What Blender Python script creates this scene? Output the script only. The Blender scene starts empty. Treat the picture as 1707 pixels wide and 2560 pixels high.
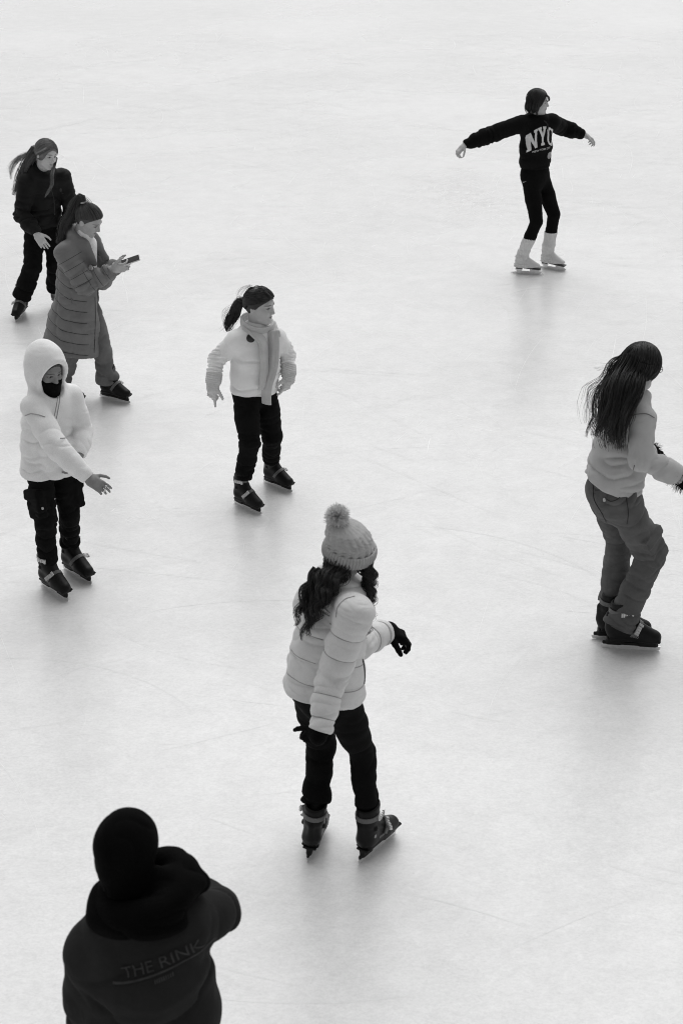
import bpy, bmesh, math, random
import numpy as np
from mathutils import Vector, Matrix
from mathutils.bvhtree import BVHTree

random.seed(7)
rng = np.random.default_rng(7)
scene = bpy.context.scene
col = scene.collection

# ------------------------------------------------------------------ camera
CAMH, PITCH, FPX, PW, PH = 4.75, math.radians(26.0), 4060.0, 1707.0, 2560.0
cam_d = bpy.data.cameras.new("camera")
cam = bpy.data.objects.new("camera", cam_d)
col.objects.link(cam)
cam.location = (0, 0, CAMH)
cam.rotation_euler = (math.pi / 2 - PITCH, 0, 0)
cam_d.sensor_fit = 'VERTICAL'
cam_d.sensor_height = 36.0
cam_d.sensor_width = 24.0
cam_d.lens = 36.0 * FPX / PH
cam_d.clip_start, cam_d.clip_end = 0.1, 2000.0
cam_d.dof.use_dof = True
cam_d.dof.focus_distance = 10.5
cam_d.dof.aperture_fstop = 5.0
scene.camera = cam

# ------------------------------------------------------------------ sky, sun, exposure
SUN_EL, SUN_AZ = math.radians(60), math.radians(5)    # beyond the skaters
world = bpy.data.worlds.new("World")
scene.world = world
world.use_nodes = True
wn, wl = world.node_tree.nodes, world.node_tree.links
wn.clear()
wo = wn.new("ShaderNodeOutputWorld")
wb = wn.new("ShaderNodeBackground")
ws = wn.new("ShaderNodeTexSky")
wg = wn.new("ShaderNodeRGBToBW")                        # black-and-white photograph: a neutral sky
ws.sky_type = 'NISHITA'
ws.sun_disc = False
ws.sun_elevation, ws.sun_rotation = SUN_EL, SUN_AZ
ws.air_density, ws.dust_density, ws.ozone_density = 1.0, 3.0, 1.0
wl.new(ws.outputs[0], wg.inputs[0])
wl.new(wg.outputs[0], wb.inputs[0])
wl.new(wb.outputs[0], wo.inputs[0])
wb.inputs[1].default_value = .15
sun_d = bpy.data.lights.new("sun", 'SUN')
sun_d.energy = 1.0
sun_d.angle = math.radians(75)
sun_d.color = (1, 1, 1)
sun = bpy.data.objects.new("sun", sun_d)
col.objects.link(sun)
sdir = Vector((math.sin(SUN_AZ) * math.cos(SUN_EL), math.cos(SUN_AZ) * math.cos(SUN_EL), math.sin(SUN_EL)))
sun.rotation_euler = sdir.to_track_quat('Z', 'Y').to_euler()
sun.location = (0, 10, 20)
scene.view_settings.view_transform = 'Standard'
scene.view_settings.look = 'None'
scene.view_settings.gamma = 1.0
scene.view_settings.use_curve_mapping = False
scene.view_settings.exposure = 0.11
scene.render.engine = 'CYCLES'
scene.cycles.use_denoising = True
scene.cycles.filter_width = 1.0
scene.cycles.max_bounces = 4
scene.cycles.diffuse_bounces = 3
scene.cycles.glossy_bounces = 2

# ------------------------------------------------------------------ where a direction of view meets the place
_c, _s = math.cos(PITCH), math.sin(PITCH)
CAM = np.array([0, 0, CAMH])
def ray(px, py):
    x, y = (px - PW / 2) / FPX, (py - PH / 2) / FPX
    return np.array([x, _c - y * _s, -_s - y * _c])
def ice_at(px, py, z=0.0):
    r = ray(px, py)
    return CAM + (z - CAMH) / r[2] * r
def at_y(px, py, Y):
    r = ray(px, py)
    return CAM + Y / r[1] * r
def to_px(p):
    d = np.asarray(p) - CAM
    zc = d[1] * _c - d[2] * _s
    yc = -d[1] * _s - d[2] * _c
    return np.array([PW / 2 + FPX * d[0] / zc, PH / 2 + FPX * yc / zc])
def V3(*a):
    return np.array(a, dtype=float)
def unit(v):
    v = np.asarray(v, float)
    return v / (np.linalg.norm(v) + 1e-12)

# ------------------------------------------------------------------ materials
MATS = {}
def principled(name):
    m = bpy.data.materials.new(name)
    m.use_nodes = True
    nt = m.node_tree
    b = nt.nodes["Principled BSDF"]
    return m, nt, b
def fabric(name, base, rough=0.85, vary=0.18, vscale=9.0, weave=420.0, bump=0.25, sheen=0.15, fold=0.0, spec=0.25, crease=8.0):
    """cloth: uneven tone, fine weave relief and soft low folds"""
    m, nt, b = principled(name)
    N, L = nt.nodes, nt.links
    tc = N.new("ShaderNodeTexCoord")
    n1 = N.new("ShaderNodeTexNoise"); n1.inputs["Scale"].default_value = vscale; n1.inputs["Detail"].default_value = 5
    L.new(tc.outputs["Object"], n1.inputs["Vector"])
    n2 = N.new("ShaderNodeTexNoise"); n2.inputs["Scale"].default_value = weave; n2.inputs["Detail"].default_value = 2
    L.new(tc.outputs["Object"], n2.inputs["Vector"])
    mr = N.new("ShaderNodeMapRange")
    mr.inputs["From Min"].default_value, mr.inputs["From Max"].default_value = 0.3, 0.7
    mr.inputs["To Min"].default_value, mr.inputs["To Max"].default_value = base * (1 - vary), base * (1 + vary)
    L.new(n1.outputs["Fac"], mr.inputs["Value"])
    mx = N.new("ShaderNodeMath"); mx.operation = 'MULTIPLY_ADD'
    mw = N.new("ShaderNodeMath"); mw.operation = 'MULTIPLY_ADD'
    mw.inputs[1].default_value, mw.inputs[2].default_value = 0.5, 0.75
    L.new(n2.outputs["Fac"], mw.inputs[0])
    L.new(mr.outputs[0], mx.inputs[0]); L.new(mw.outputs[0], mx.inputs[1]); mx.inputs[2].default_value = 0
    cc = N.new("ShaderNodeCombineColor")
    for i in range(3): L.new(mx.outputs[0], cc.inputs[i])
    L.new(cc.outputs[0], b.inputs["Base Color"])
    b.inputs["Roughness"].default_value = rough
    b.inputs["Specular IOR Level"].default_value = spec
    b.inputs["Sheen Weight"].default_value = sheen
    b.inputs["Sheen Roughness"].default_value = 0.5
    b.inputs["Sheen Tint"].default_value = (1, 1, 1, 1)
    bp = N.new("ShaderNodeBump"); bp.inputs["Strength"].default_value = bump; bp.inputs["Distance"].default_value = 0.002
    L.new(n2.outputs["Fac"], bp.inputs["Height"])
    last = bp
    if fold > 0:
        n3 = N.new("ShaderNodeTexNoise"); n3.inputs["Scale"].default_value = crease; n3.inputs["Detail"].default_value = 1.5
        n3.inputs["Distortion"].default_value = 1.6
        L.new(tc.outputs["Object"], n3.inputs["Vector"])
        na = N.new("ShaderNodeMath"); na.operation = 'SUBTRACT'; na.inputs[1].default_value = .5; L.new(n3.outputs["Fac"], na.inputs[0])
        nb = N.new("ShaderNodeMath"); nb.operation = 'ABSOLUTE'; L.new(na.outputs[0], nb.inputs[0])
        nc = N.new("ShaderNodeMath"); nc.operation = 'POWER'; nc.inputs[1].default_value = .8; L.new(nb.outputs[0], nc.inputs[0])
        b3 = N.new("ShaderNodeBump"); b3.inputs["Strength"].default_value = min(fold * 1.4, 1); b3.inputs["Distance"].default_value = 0.012
        L.new(nc.outputs[0], b3.inputs["Height"]); L.new(bp.outputs[0], b3.inputs["Normal"])
        last = b3
    L.new(last.outputs[0], b.inputs["Normal"])
    MATS[name] = m
    return m
def glossy(name, base, rough=0.3, metal=0.0, vary=0.15, scratch=0.1, spec=0.5):
    m, nt, b = principled(name)
    N, L = nt.nodes, nt.links
    tc = N.new("ShaderNodeTexCoord")
    n1 = N.new("ShaderNodeTexNoise"); n1.inputs["Scale"].default_value = 35; n1.inputs["Detail"].default_value = 6
    L.new(tc.outputs["Object"], n1.inputs["Vector"])
    mr = N.new("ShaderNodeMapRange")
    mr.inputs["To Min"].default_value, mr.inputs["To Max"].default_value = base * (1 - vary), base * (1 + vary)
    L.new(n1.outputs["Fac"], mr.inputs["Value"])
    cc = N.new("ShaderNodeCombineColor")
    for i in range(3): L.new(mr.outputs[0], cc.inputs[i])
    L.new(cc.outputs[0], b.inputs["Base Color"])
    mr2 = N.new("ShaderNodeMapRange")
    mr2.inputs["To Min"].default_value, mr2.inputs["To Max"].default_value = max(rough - .12, .03), rough + .2
    L.new(n1.outputs["Fac"], mr2.inputs["Value"]); L.new(mr2.outputs[0], b.inputs["Roughness"])
    b.inputs["Metallic"].default_value = metal
    b.inputs["Specular IOR Level"].default_value = spec
    bp = N.new("ShaderNodeBump"); bp.inputs["Strength"].default_value = scratch; bp.inputs["Distance"].default_value = 0.003
    L.new(n1.outputs["Fac"], bp.inputs["Height"]); L.new(bp.outputs[0], b.inputs["Normal"])
    MATS[name] = m
    return m
def toned(name, rough=0.5, bump=0.1, spec=0.35, scale=120.0, sss=0.0):
    """skin and hair: grey tone carried by the mesh's own 'tone' attribute, with fine grain"""
    m, nt, b = principled(name)
    N, L = nt.nodes, nt.links
    at = N.new("ShaderNodeAttribute"); at.attribute_name = "tone"
    tc = N.new("ShaderNodeTexCoord")
    n1 = N.new("ShaderNodeTexNoise"); n1.inputs["Scale"].default_value = scale; n1.inputs["Detail"].default_value = 4
    L.new(tc.outputs["Object"], n1.inputs["Vector"])
    ma = N.new("ShaderNodeMath"); ma.operation = 'MULTIPLY_ADD'
    ma.inputs[1].default_value, ma.inputs[2].default_value = 0.3, 0.85
    L.new(n1.outputs["Fac"], ma.inputs[0])
    mm = N.new("ShaderNodeMath"); mm.operation = 'MULTIPLY'
    L.new(at.outputs["Fac"], mm.inputs[0]); L.new(ma.outputs[0], mm.inputs[1])
    cc = N.new("ShaderNodeCombineColor")
    for i in range(3): L.new(mm.outputs[0], cc.inputs[i])
    L.new(cc.outputs[0], b.inputs["Base Color"])
    b.inputs["Roughness"].default_value = rough
    b.inputs["Specular IOR Level"].default_value = spec
    if sss:
        b.inputs["Subsurface Weight"].default_value = sss
        b.inputs["Subsurface Radius"].default_value = (.01, .01, .01)
        b.inputs["Subsurface Scale"].default_value = 0.3
    bp = N.new("ShaderNodeBump"); bp.inputs["Strength"].default_value = bump; bp.inputs["Distance"].default_value = 0.002
    L.new(n1.outputs["Fac"], bp.inputs["Height"]); L.new(bp.outputs[0], b.inputs["Normal"])
    MATS[name] = m
    return m

SKIN = toned("skin", 0.5, 0.08)
HAIR = toned("hair", 0.42, 0.25, 0.4, 160.0)
STEEL = glossy("blade_steel", 0.8, 0.38, 0.8)
CHROME = glossy("buckle_metal", 0.5, 0.3, 0.7)
PLASTIC = glossy("black_boot_plastic", 0.006, 0.38, 0, .4, .12, .16)
RUBBER = glossy("black_sole_plastic", 0.008, 0.5, 0, .3, .1, .25)
STRAP = glossy("grey_strap", 0.10, 0.5)
EYE = toned("eye", 0.12, 0.0, 0.5)

# ------------------------------------------------------------------ ice
def ice_material():
    m, nt, b = principled("ice")
    N, L = nt.nodes, nt.links
    geo = N.new("ShaderNodeNewGeometry")
    def mapped(rot, sc, off=(0, 0, 0)):
        mp = N.new("ShaderNodeMapping")
        mp.inputs["Rotation"].default_value = (0, 0, rot); mp.inputs["Scale"].default_value = sc; mp.inputs["Location"].default_value = off
        L.new(geo.outputs["Position"], mp.inputs["Vector"])
        return mp.outputs[0]
    def math_(op, a, bb=None, c=None):
        n = N.new("ShaderNodeMath"); n.operation = op
        for i, v in enumerate((a, bb, c)):
            if v is None: continue
            if isinstance(v, (int, float)): n.inputs[i].default_value = v
            else: L.new(v, n.inputs[i])
        return n.outputs[0]
    def noise(vec, sc, det=3, dist=0.0, rough=.5):
        n = N.new("ShaderNodeTexNoise"); n.inputs["Scale"].default_value = sc; n.inputs["Detail"].default_value = det
        n.inputs["Distortion"].default_value = dist; n.inputs["Roughness"].default_value = rough
        L.new(vec, n.inputs["Vector"])
        return n.outputs["Fac"]
    snow = noise(mapped(0.12, (.8, 1.0, 1)), 5.5, 6, .3, .72)       # scraped snow in short streaks
    snow2 = noise(mapped(-.35, (.7, 1.0, 1), (4, 0, 0)), 34, 4, .2, .75)
    broad = noise(mapped(0, (.8, 1, 1), (2, 8, 0)), .38, 3)          # cloudy wear
    grit = noise(mapped(0.2, (.8, 1.0, 1)), 75, 3, 0, .75)
    spk = N.new("ShaderNodeTexVoronoi"); spk.inputs["Scale"].default_value = 2.6
    L.new(mapped(0, (1, 1, 1)), spk.inputs["Vector"])
    sp = N.new("ShaderNodeMapRange"); sp.inputs["From Min"].default_value = .010; sp.inputs["From Max"].default_value = .018
    sp.inputs["To Min"].default_value = 1; sp.inputs["To Max"].default_value = 0
    L.new(spk.outputs["Distance"], sp.inputs["Value"])
    def centred(v, amp, t): return math_('MULTIPLY_ADD', math_('SUBTRACT', v, .5), amp, t)
    t = centred(broad, .20, .71)
    t = centred(snow, .21, t)
    t = centred(snow2, .22, t)
    t = centred(grit, .24, t)
    t = math_('MULTIPLY_ADD', sp.outputs[0], -.12, t)
    cc = N.new("ShaderNodeCombineColor")
    for i in range(3): L.new(t, cc.inputs[i])
    L.new(cc.outputs[0], b.inputs["Base Color"])
    r = centred(broad, .14, .27)
    L.new(r, b.inputs["Roughness"])
    b.inputs["IOR"].default_value = 1.36
    h = math_('MULTIPLY_ADD', snow2, .5, snow)
    bp = N.new("ShaderNodeBump"); bp.inputs["Strength"].default_value = .16; bp.inputs["Distance"].default_value = .004
    L.new(h, bp.inputs["Height"]); L.new(bp.outputs[0], b.inputs["Normal"])
    return m
bm = bmesh.new()
for x, y in ((-400, -400), (400, -400), (400, 400), (-400, 400)): bm.verts.new((x, y, 0))
bm.faces.new(bm.verts)
me = bpy.data.meshes.new("ice_rink"); bm.to_mesh(me); bm.free()
me.materials.append(ice_material())
ice = bpy.data.objects.new("ice_rink", me); col.objects.link(ice)
ice["kind"] = "structure"
ice["label"] = "pale skate-scratched ice of the rink"
# skate cuts: thin arcs of scraped snow lying on the ice; one dense white cluster paints a glare
def skate_marks_and_glare():
    r = np.random.default_rng(21)
    V, Q = [], []
    def arc(x, y, ang, length, curv, w, n):
        t = np.linspace(-.5, .5, n) * length
        a = ang + curv * t
        px = x + np.concatenate([[0], np.cumsum(np.cos(a[:-1]) * np.diff(t))]); py = y + np.concatenate([[0], np.cumsum(np.sin(a[:-1]) * np.diff(t))])
        nx, ny = -np.sin(a), np.cos(a)
        ww = w * np.sin(np.linspace(.08, np.pi - .08, n)) ** .5
        b = len(V)
        z = .0003 + .0003 * r.random()
        for i in range(n):
            V.append((px[i] + nx[i] * ww[i] / 2, py[i] + ny[i] * ww[i] / 2, z)); V.append((px[i] - nx[i] * ww[i] / 2, py[i] - ny[i] * ww[i] / 2, z))
        for i in range(n - 1): Q.append((b + 2 * i + 2, b + 2 * i + 3, b + 2 * i + 1, b + 2 * i))
    for _ in range(4200):
        y = 4 + 24 * r.random() ** .6; x = (r.random() - .5) * (4 + y * .75)
        arc(x, y, r.normal() * .9 + (0 if r.random() < .7 else 1.5), .2 + 1.3 * r.random() ** 2, r.normal() * .4, (.0018 + .0034 * r.random() ** 2) * (.35 + y / 24), 9)
    nbase = len(Q)
    for px, py, sx, sy, k in ((1145, 480, .50, 1.2, 900), (830, 330, 1.2, 2.2, 260), (1160, 1090, .5, .5, 60), (330, 1283, .22, .14, 26), (1000, 520, 1.4, 1.6, 200)):  # first cluster: near-white strokes painting a light reflection on the ice
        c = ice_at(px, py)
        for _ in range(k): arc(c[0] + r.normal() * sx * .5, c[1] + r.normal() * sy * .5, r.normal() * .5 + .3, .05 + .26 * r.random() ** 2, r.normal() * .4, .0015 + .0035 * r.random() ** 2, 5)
    m, nt, b = principled("scraped_snow")
    N, L = nt.nodes, nt.links
    b.inputs["Roughness"].default_value = .3; b.inputs["IOR"].default_value = 1.36
    tc = N.new("ShaderNodeTexCoord"); n1 = N.new("ShaderNodeTexNoise"); n1.inputs["Scale"].default_value = 14; n1.inputs["Detail"].default_value = 4
    L.new(tc.outputs["Object"], n1.inputs["Vector"])
    mr = N.new("ShaderNodeMapRange"); mr.inputs["From Min"].default_value = .35; mr.inputs["From Max"].default_value = .65; mr.inputs["To Min"].default_value = .70; mr.inputs["To Max"].default_value = .81
    L.new(n1.outputs["Fac"], mr.inputs["Value"]); cc = N.new("ShaderNodeCombineColor")
    for i in range(3): L.new(mr.outputs[0], cc.inputs[i])
    L.new(cc.outputs[0], b.inputs["Base Color"])
    me = bpy.data.meshes.new("skate_marks_and_glare"); me.from_pydata(V, [], Q); me.materials.append(m)
    m2, nt2, b2 = principled("snow_shavings_and_glare"); b2.inputs["Base Color"].default_value = (.95, .95, .95, 1); b2.inputs["Roughness"].default_value = .35  # white of the loose shavings and of the painted glare patch
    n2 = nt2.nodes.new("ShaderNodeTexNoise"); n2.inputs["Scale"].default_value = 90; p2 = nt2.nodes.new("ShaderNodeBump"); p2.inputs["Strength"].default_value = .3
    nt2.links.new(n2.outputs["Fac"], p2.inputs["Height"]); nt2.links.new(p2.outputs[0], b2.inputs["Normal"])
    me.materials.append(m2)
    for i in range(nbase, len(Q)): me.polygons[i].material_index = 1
    o = bpy.data.objects.new("skate_marks_and_glare", me); col.objects.link(o)
    o["kind"] = "stuff"; o["label"] = "fine white skate cuts scraped into the ice, with a painted patch of glare"; o["category"] = "skate marks"
skate_marks_and_glare()

# ------------------------------------------------------------------ implicit surfaces
class Field:
    """a distance field on a box grid, finer where asked; smooth unions and cuts; turned into a quad mesh"""
    def __init__(s, lo, hi, h, fine=()):
        s.ax = []
        for i in range(3):
            xs = [lo[i]]
            while xs[-1] < hi[i]:
                x, st = xs[-1], h
                for fl, fh, hf in fine:
                    if fl[i] - h < x < fh[i]: st = min(st, hf)
                xs.append(x + st)
            s.ax.append(np.array(xs, dtype=np.float32))
        s.d = np.full([len(a) for a in s.ax], 9.0, dtype=np.float32)
    def _sl(s, lo, hi):
        return tuple(slice(max(np.searchsorted(a, l) - 1, 0), min(np.searchsorted(a, u) + 1, len(a))) for a, l, u in zip(s.ax, lo, hi))
    def _xyz(s, sl):
        return (s.ax[0][sl[0]][:, None, None], s.ax[1][sl[1]][None, :, None], s.ax[2][sl[2]][None, None, :])
    def add(s, prim, k=0.02):
        fn, lo, hi = prim
        pad = k + 0.02
        sl = s._sl(lo - pad, hi + pad)
        a = s.d[sl]
        if a.size == 0: return s
        b = fn(*s._xyz(sl))
        h = np.maximum(k - np.abs(a - b), 0) / k
        s.d[sl] = np.minimum(a, b) - h * h * (k / 4)
        return s
    def sub(s, prim, k=0.01):
        fn, lo, hi = prim
        pad = k + 0.01
        sl = s._sl(lo - pad, hi + pad)
        a = s.d[sl]
        if a.size == 0: return s
        b = -fn(*s._xyz(sl))
        h = np.maximum(k - np.abs(a - b), 0) / k
        s.d[sl] = np.maximum(a, b) + h * h * (k / 4)
        return s
    def cut(s, p, n, lo=None, hi=None, k=0.006):
        """keep the side of the plane the normal points away from; only inside the box lo..hi"""
        n = unit(n)
        sl = s._sl(lo, hi) if lo is not None else tuple(slice(0, len(a)) for a in s.ax)
        X, Y, Z = s._xyz(sl)
        a = s.d[sl]
        b = (X - p[0]) * n[0] + (Y - p[1]) * n[1] + (Z - p[2]) * n[2]
        h = np.maximum(k - np.abs(a - b), 0) / k
        s.d[sl] = np.maximum(a, b) + h * h * (k / 4)
        return s
    def mesh(s, smooth=1):
        d = s.d
        ins = d < 0
        c = ins[:-1, :-1, :-1].astype(np.int8)
        tot = np.zeros(c.shape, np.int8)
        for i in (0, 1):
            for j in (0, 1):
                for k in (0, 1):
                    tot += ins[i:ins.shape[0] - 1 + i, j:ins.shape[1] - 1 + j, k:ins.shape[2] - 1 + k]
        act = (tot > 0) & (tot < 8)
        idx = np.argwhere(act)
        num = np.full(act.shape, -1, np.int32)
        num[act] = np.arange(len(idx))
        I, J, K = idx.T
        ax, ay, az = s.ax
        cx = np.stack([ax[I], ax[I + 1]], 1); cy = np.stack([ay[J], ay[J + 1]], 1); cz = np.stack([az[K], az[K + 1]], 1)
        acc = np.zeros((len(idx), 3)); cnt = np.zeros(len(idx))
        corners = {}
        for i in (0, 1):
            for j in (0, 1):
                for k in (0, 1):
                    corners[i, j, k] = d[I + i, J + j, K + k].astype(np.float64)
        for i in (0, 1):
            for j in (0, 1):
                for k in (0, 1):
                    for axis in range(3):
                        q = [i, j, k]
                        if q[axis]: continue
                        q[axis] = 1; q = tuple(q)
                        va, vb = corners[i, j, k], corners[q]
                        m = (va < 0) != (vb < 0)
                        if not m.any(): continue
                        t = va[m] / (va[m] - vb[m])
                        pa = np.stack([cx[m, i], cy[m, j], cz[m, k]], 1)
                        pb = np.stack([cx[m, q[0]], cy[m, q[1]], cz[m, q[2]]], 1)
                        acc[m] += pa + (pb - pa) * t[:, None]
                        cnt[m] += 1
        V = acc / cnt[:, None]
        Q = []
        n0, n1, n2 = d.shape
        for axis in range(3):
            o1, o2 = [(1, 2), (2, 0), (0, 1)][axis]
            sa = [slice(None)] * 3; sb = [slice(None)] * 3
            sa[axis] = slice(0, d.shape[axis] - 1); sb[axis] = slice(1, d.shape[axis])
            A, B = ins[tuple(sa)], ins[tuple(sb)]
            e = np.argwhere(A != B)
            e = e[(e[:, o1] > 0) & (e[:, o2] > 0) & (e[:, o1] < d.shape[o1] - 1) & (e[:, o2] < d.shape[o2] - 1)]
            if len(e) == 0: continue
            fl = A[tuple(e.T)]
            def cell(d1, d2):
                q = e.copy(); q[:, o1] += d1; q[:, o2] += d2
                return num[tuple(q.T)]
            q = np.stack([cell(-1, -1), cell(0, -1), cell(0, 0), cell(-1, 0)], 1)
            q[~fl] = q[~fl][:, ::-1]
            Q.append(q)
        Q = np.concatenate(Q)
        Q = Q[(Q >= 0).all(1)]
        for _ in range(smooth):
            V = relax(V, Q, 0.5)
        return V, Q
def relax(V, Q, f):
    E = np.concatenate([Q[:, [0, 1]], Q[:, [1, 2]], Q[:, [2, 3]], Q[:, [3, 0]]])
    a, b = E.T
    n = len(V)
    cnt = np.bincount(a, minlength=n) + np.bincount(b, minlength=n)
    cnt[cnt == 0] = 1
    out = np.empty_like(V)
    for i in range(3):
        out[:, i] = (np.bincount(a, V[b, i], n) + np.bincount(b, V[a, i], n)) / cnt
    return V * (1 - f) + out * f
def normals(V, Q):
    fn = np.cross(V[Q[:, 2]] - V[Q[:, 0]], V[Q[:, 3]] - V[Q[:, 1]])
    n = np.zeros_like(V)
    for c in range(4):
        for i in range(3):
            n[:, i] += np.bincount(Q[:, c], fn[:, i], len(V))
    return n / (np.linalg.norm(n, axis=1, keepdims=True) + 1e-12)

def rc(a, b, ra, rb):
    a, b = np.asarray(a, float), np.asarray(b, float)
    ab = b - a; L2 = float(ab @ ab) + 1e-12
    def fn(X, Y, Z):
        dx, dy, dz = X - np.float32(a[0]), Y - np.float32(a[1]), Z - np.float32(a[2])
        t = np.clip((dx * np.float32(ab[0]) + dy * np.float32(ab[1]) + dz * np.float32(ab[2])) / np.float32(L2), 0, 1)
        return np.sqrt((dx - t * np.float32(ab[0])) ** 2 + (dy - t * np.float32(ab[1])) ** 2 + (dz - t * np.float32(ab[2])) ** 2) - (np.float32(ra) + np.float32(rb - ra) * t)
    r = max(ra, rb)
    return fn, np.minimum(a - r, b - r), np.maximum(a + r, b + r)
def ell(c, axes, r):
    c = np.asarray(c, float); A = np.array([unit(x) for x in axes]); r = np.asarray(r, float)
    def fn(X, Y, Z):
        dx, dy, dz = X - np.float32(c[0]), Y - np.float32(c[1]), Z - np.float32(c[2])
        k0 = 0; k1 = 0
        for i in range(3):
            q = dx * np.float32(A[i, 0]) + dy * np.float32(A[i, 1]) + dz * np.float32(A[i, 2])
            k0 = k0 + (q / np.float32(r[i])) ** 2
            k1 = k1 + (q / np.float32(r[i] ** 2)) ** 2
        k0 = np.sqrt(k0); k1 = np.sqrt(k1) + 1e-6
        return k0 * (k0 - 1) / k1
    R = r.max()
    return fn, c - R, c + R
def ec(a, b, wa, wb, da, db, side):
    """tapered limb of oval section: half-widths wa..wb along 'side', half-depths da..db across it"""
    a, b = np.asarray(a, float), np.asarray(b, float)
    L = np.linalg.norm(b - a); u = (b - a) / L
    sd = unit(np.asarray(side) - u * float(np.dot(side, u))); f = np.cross(u, sd)
    def dot(dx, dy, dz, v): return dx * np.float32(v[0]) + dy * np.float32(v[1]) + dz * np.float32(v[2])
    def fn(X, Y, Z):
        dx, dy, dz = X - np.float32(a[0]), Y - np.float32(a[1]), Z - np.float32(a[2])
        z = dot(dx, dy, dz, u)
        t = np.clip(z / np.float32(L), 0, 1)
        z = z - t * np.float32(L)
        x, y = dot(dx, dy, dz, sd), dot(dx, dy, dz, f)
        w = wa + (wb - wa) * t; g = da + (db - da) * t
        e = np.minimum(w, g)
        k0 = np.sqrt((x / w) ** 2 + (y / g) ** 2 + (z / e) ** 2)
        k1 = np.sqrt((x / w ** 2) ** 2 + (y / g ** 2) ** 2 + (z / e ** 2) ** 2) + 1e-6
        return k0 * (k0 - 1) / k1
    R = max(wa, wb, da, db)
    return fn, np.minimum(a, b) - R, np.maximum(a, b) + R
def rbox(c, axes, half, r):
    c = np.asarray(c, float); A = np.array([unit(x) for x in axes]); half = np.asarray(half, float)
    def fn(X, Y, Z):
        dx, dy, dz = X - np.float32(c[0]), Y - np.float32(c[1]), Z - np.float32(c[2])
        s2 = 0; mx = -9
        for i in range(3):
            q = np.abs(dx * np.float32(A[i, 0]) + dy * np.float32(A[i, 1]) + dz * np.float32(A[i, 2])) - np.float32(half[i] - r)
            s2 = s2 + np.maximum(q, 0) ** 2
            mx = np.maximum(mx, q)
        return np.sqrt(s2) + np.minimum(mx, 0) - np.float32(r)
    R = np.linalg.norm(half)
    return fn, c - R, c + R

# ------------------------------------------------------------------ noise for folds
_lat = rng.random((64, 64, 64)).astype(np.float32)
def vnoise(P):
    i = np.floor(P).astype(int); f = P - i; f = f * f * (3 - 2 * f); i &= 63; j = (i + 1) & 63
    x, y, z = f.T
    def g(a, b, c): return _lat[a, b, c]
    c00 = g(i[:, 0], i[:, 1], i[:, 2]) * (1 - x) + g(j[:, 0], i[:, 1], i[:, 2]) * x
    c10 = g(i[:, 0], j[:, 1], i[:, 2]) * (1 - x) + g(j[:, 0], j[:, 1], i[:, 2]) * x
    c01 = g(i[:, 0], i[:, 1], j[:, 2]) * (1 - x) + g(j[:, 0], i[:, 1], j[:, 2]) * x
    c11 = g(i[:, 0], j[:, 1], j[:, 2]) * (1 - x) + g(j[:, 0], j[:, 1], j[:, 2]) * x
    return (c00 * (1 - y) + c10 * y) * (1 - z) + (c01 * (1 - y) + c11 * y) * z
def ridge(P):
    """creases, 0..1: rounded folds between narrow valleys"""
    n = np.clip((vnoise(P) - .5) * 1.9, -.5, .5)
    return np.abs(2 * n) ** 0.55
def limbs_of(V, segs, sharp=0.018):
    """for each vertex and limb segment: place along it, offset from it, and how much it belongs to it"""
    out, ds = [], []
    for a, b, r in segs:
        ab = b - a; L = np.linalg.norm(ab); u = ab / L
        s = (V - a) @ u
        t = np.clip(s / L, 0, 1)
        q = V - (a + t[:, None] * ab)
        ds.append(np.linalg.norm(q, axis=1) - r); out.append([s, t, q, u])
    D = np.stack(ds); W = np.exp(-(D - D.min(0)) / sharp); W /= W.sum(0)
    return [(o[0], o[1], o[2], o[3], w) for o, w in zip(out, W)]
def folds(V, N, segs, amp, lam=0.045, around=3.5, seed=0.0):
    """cross folds that wrap each limb; amp is a function of t (0..1) or a number per segment"""
    dsp = np.zeros(len(V))
    for n, (s, t, q, u, w) in enumerate(limbs_of(V, segs)):
        a = amp[n]
        A = a(t) if callable(a) else a
        base = q / (lam * around) + seed + 7.3 * n
        P = base + np.outer((s / lam) + 1.1 * vnoise(q / (lam * 2) + 3 + n), u) * 1.0
        dsp += w * A * 1.9 * (ridge(P) - 0.62)
    return V + N * dsp[:, None]

# ------------------------------------------------------------------ objects
def to_mesh(name, V, Q, mat, tone=None, smooth=True):
    V = np.ascontiguousarray(V, dtype=np.float32)
    me = bpy.data.meshes.new(name)
    if isinstance(Q, np.ndarray):
        nf, k = Q.shape
        me.vertices.add(len(V)); me.vertices.foreach_set("co", V.ravel())
        me.loops.add(nf * k); me.loops.foreach_set("vertex_index", np.ascontiguousarray(Q, dtype=np.int32).ravel())
        me.polygons.add(nf); me.polygons.foreach_set("loop_start", np.arange(0, nf * k, k, dtype=np.int32))
        me.update(calc_edges=True)
    else:
        me.from_pydata([tuple(v) for v in V], [], Q)
    me.validate()
    if smooth: me.polygons.foreach_set("use_smooth", np.ones(len(me.polygons), dtype=bool))
    if tone is not None:
        at = me.attributes.new("tone", 'FLOAT', 'POINT')
        at.data.foreach_set("value", np.ascontiguousarray(tone, dtype=np.float32))
    if mat: me.materials.append(mat)
    return me
def put(name, V, Q, mat, parent, base, tone=None, smooth=True):
    """a part: mesh given in world coordinates, kept relative to the thing's base point"""
    o = bpy.data.objects.new(name, to_mesh(name, np.asarray(V) - base, Q, mat, tone, smooth))
    col.objects.link(o)
    o.parent = parent
    return o
def put_local(name, me, parent):
    o = bpy.data.objects.new(name, me)
    col.objects.link(o)
    o.parent = parent
    return o
def bvh_of(V, Q):
    return BVHTree.FromPolygons([tuple(v) for v in V], [tuple(int(i) for i in q) for q in Q])
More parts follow.
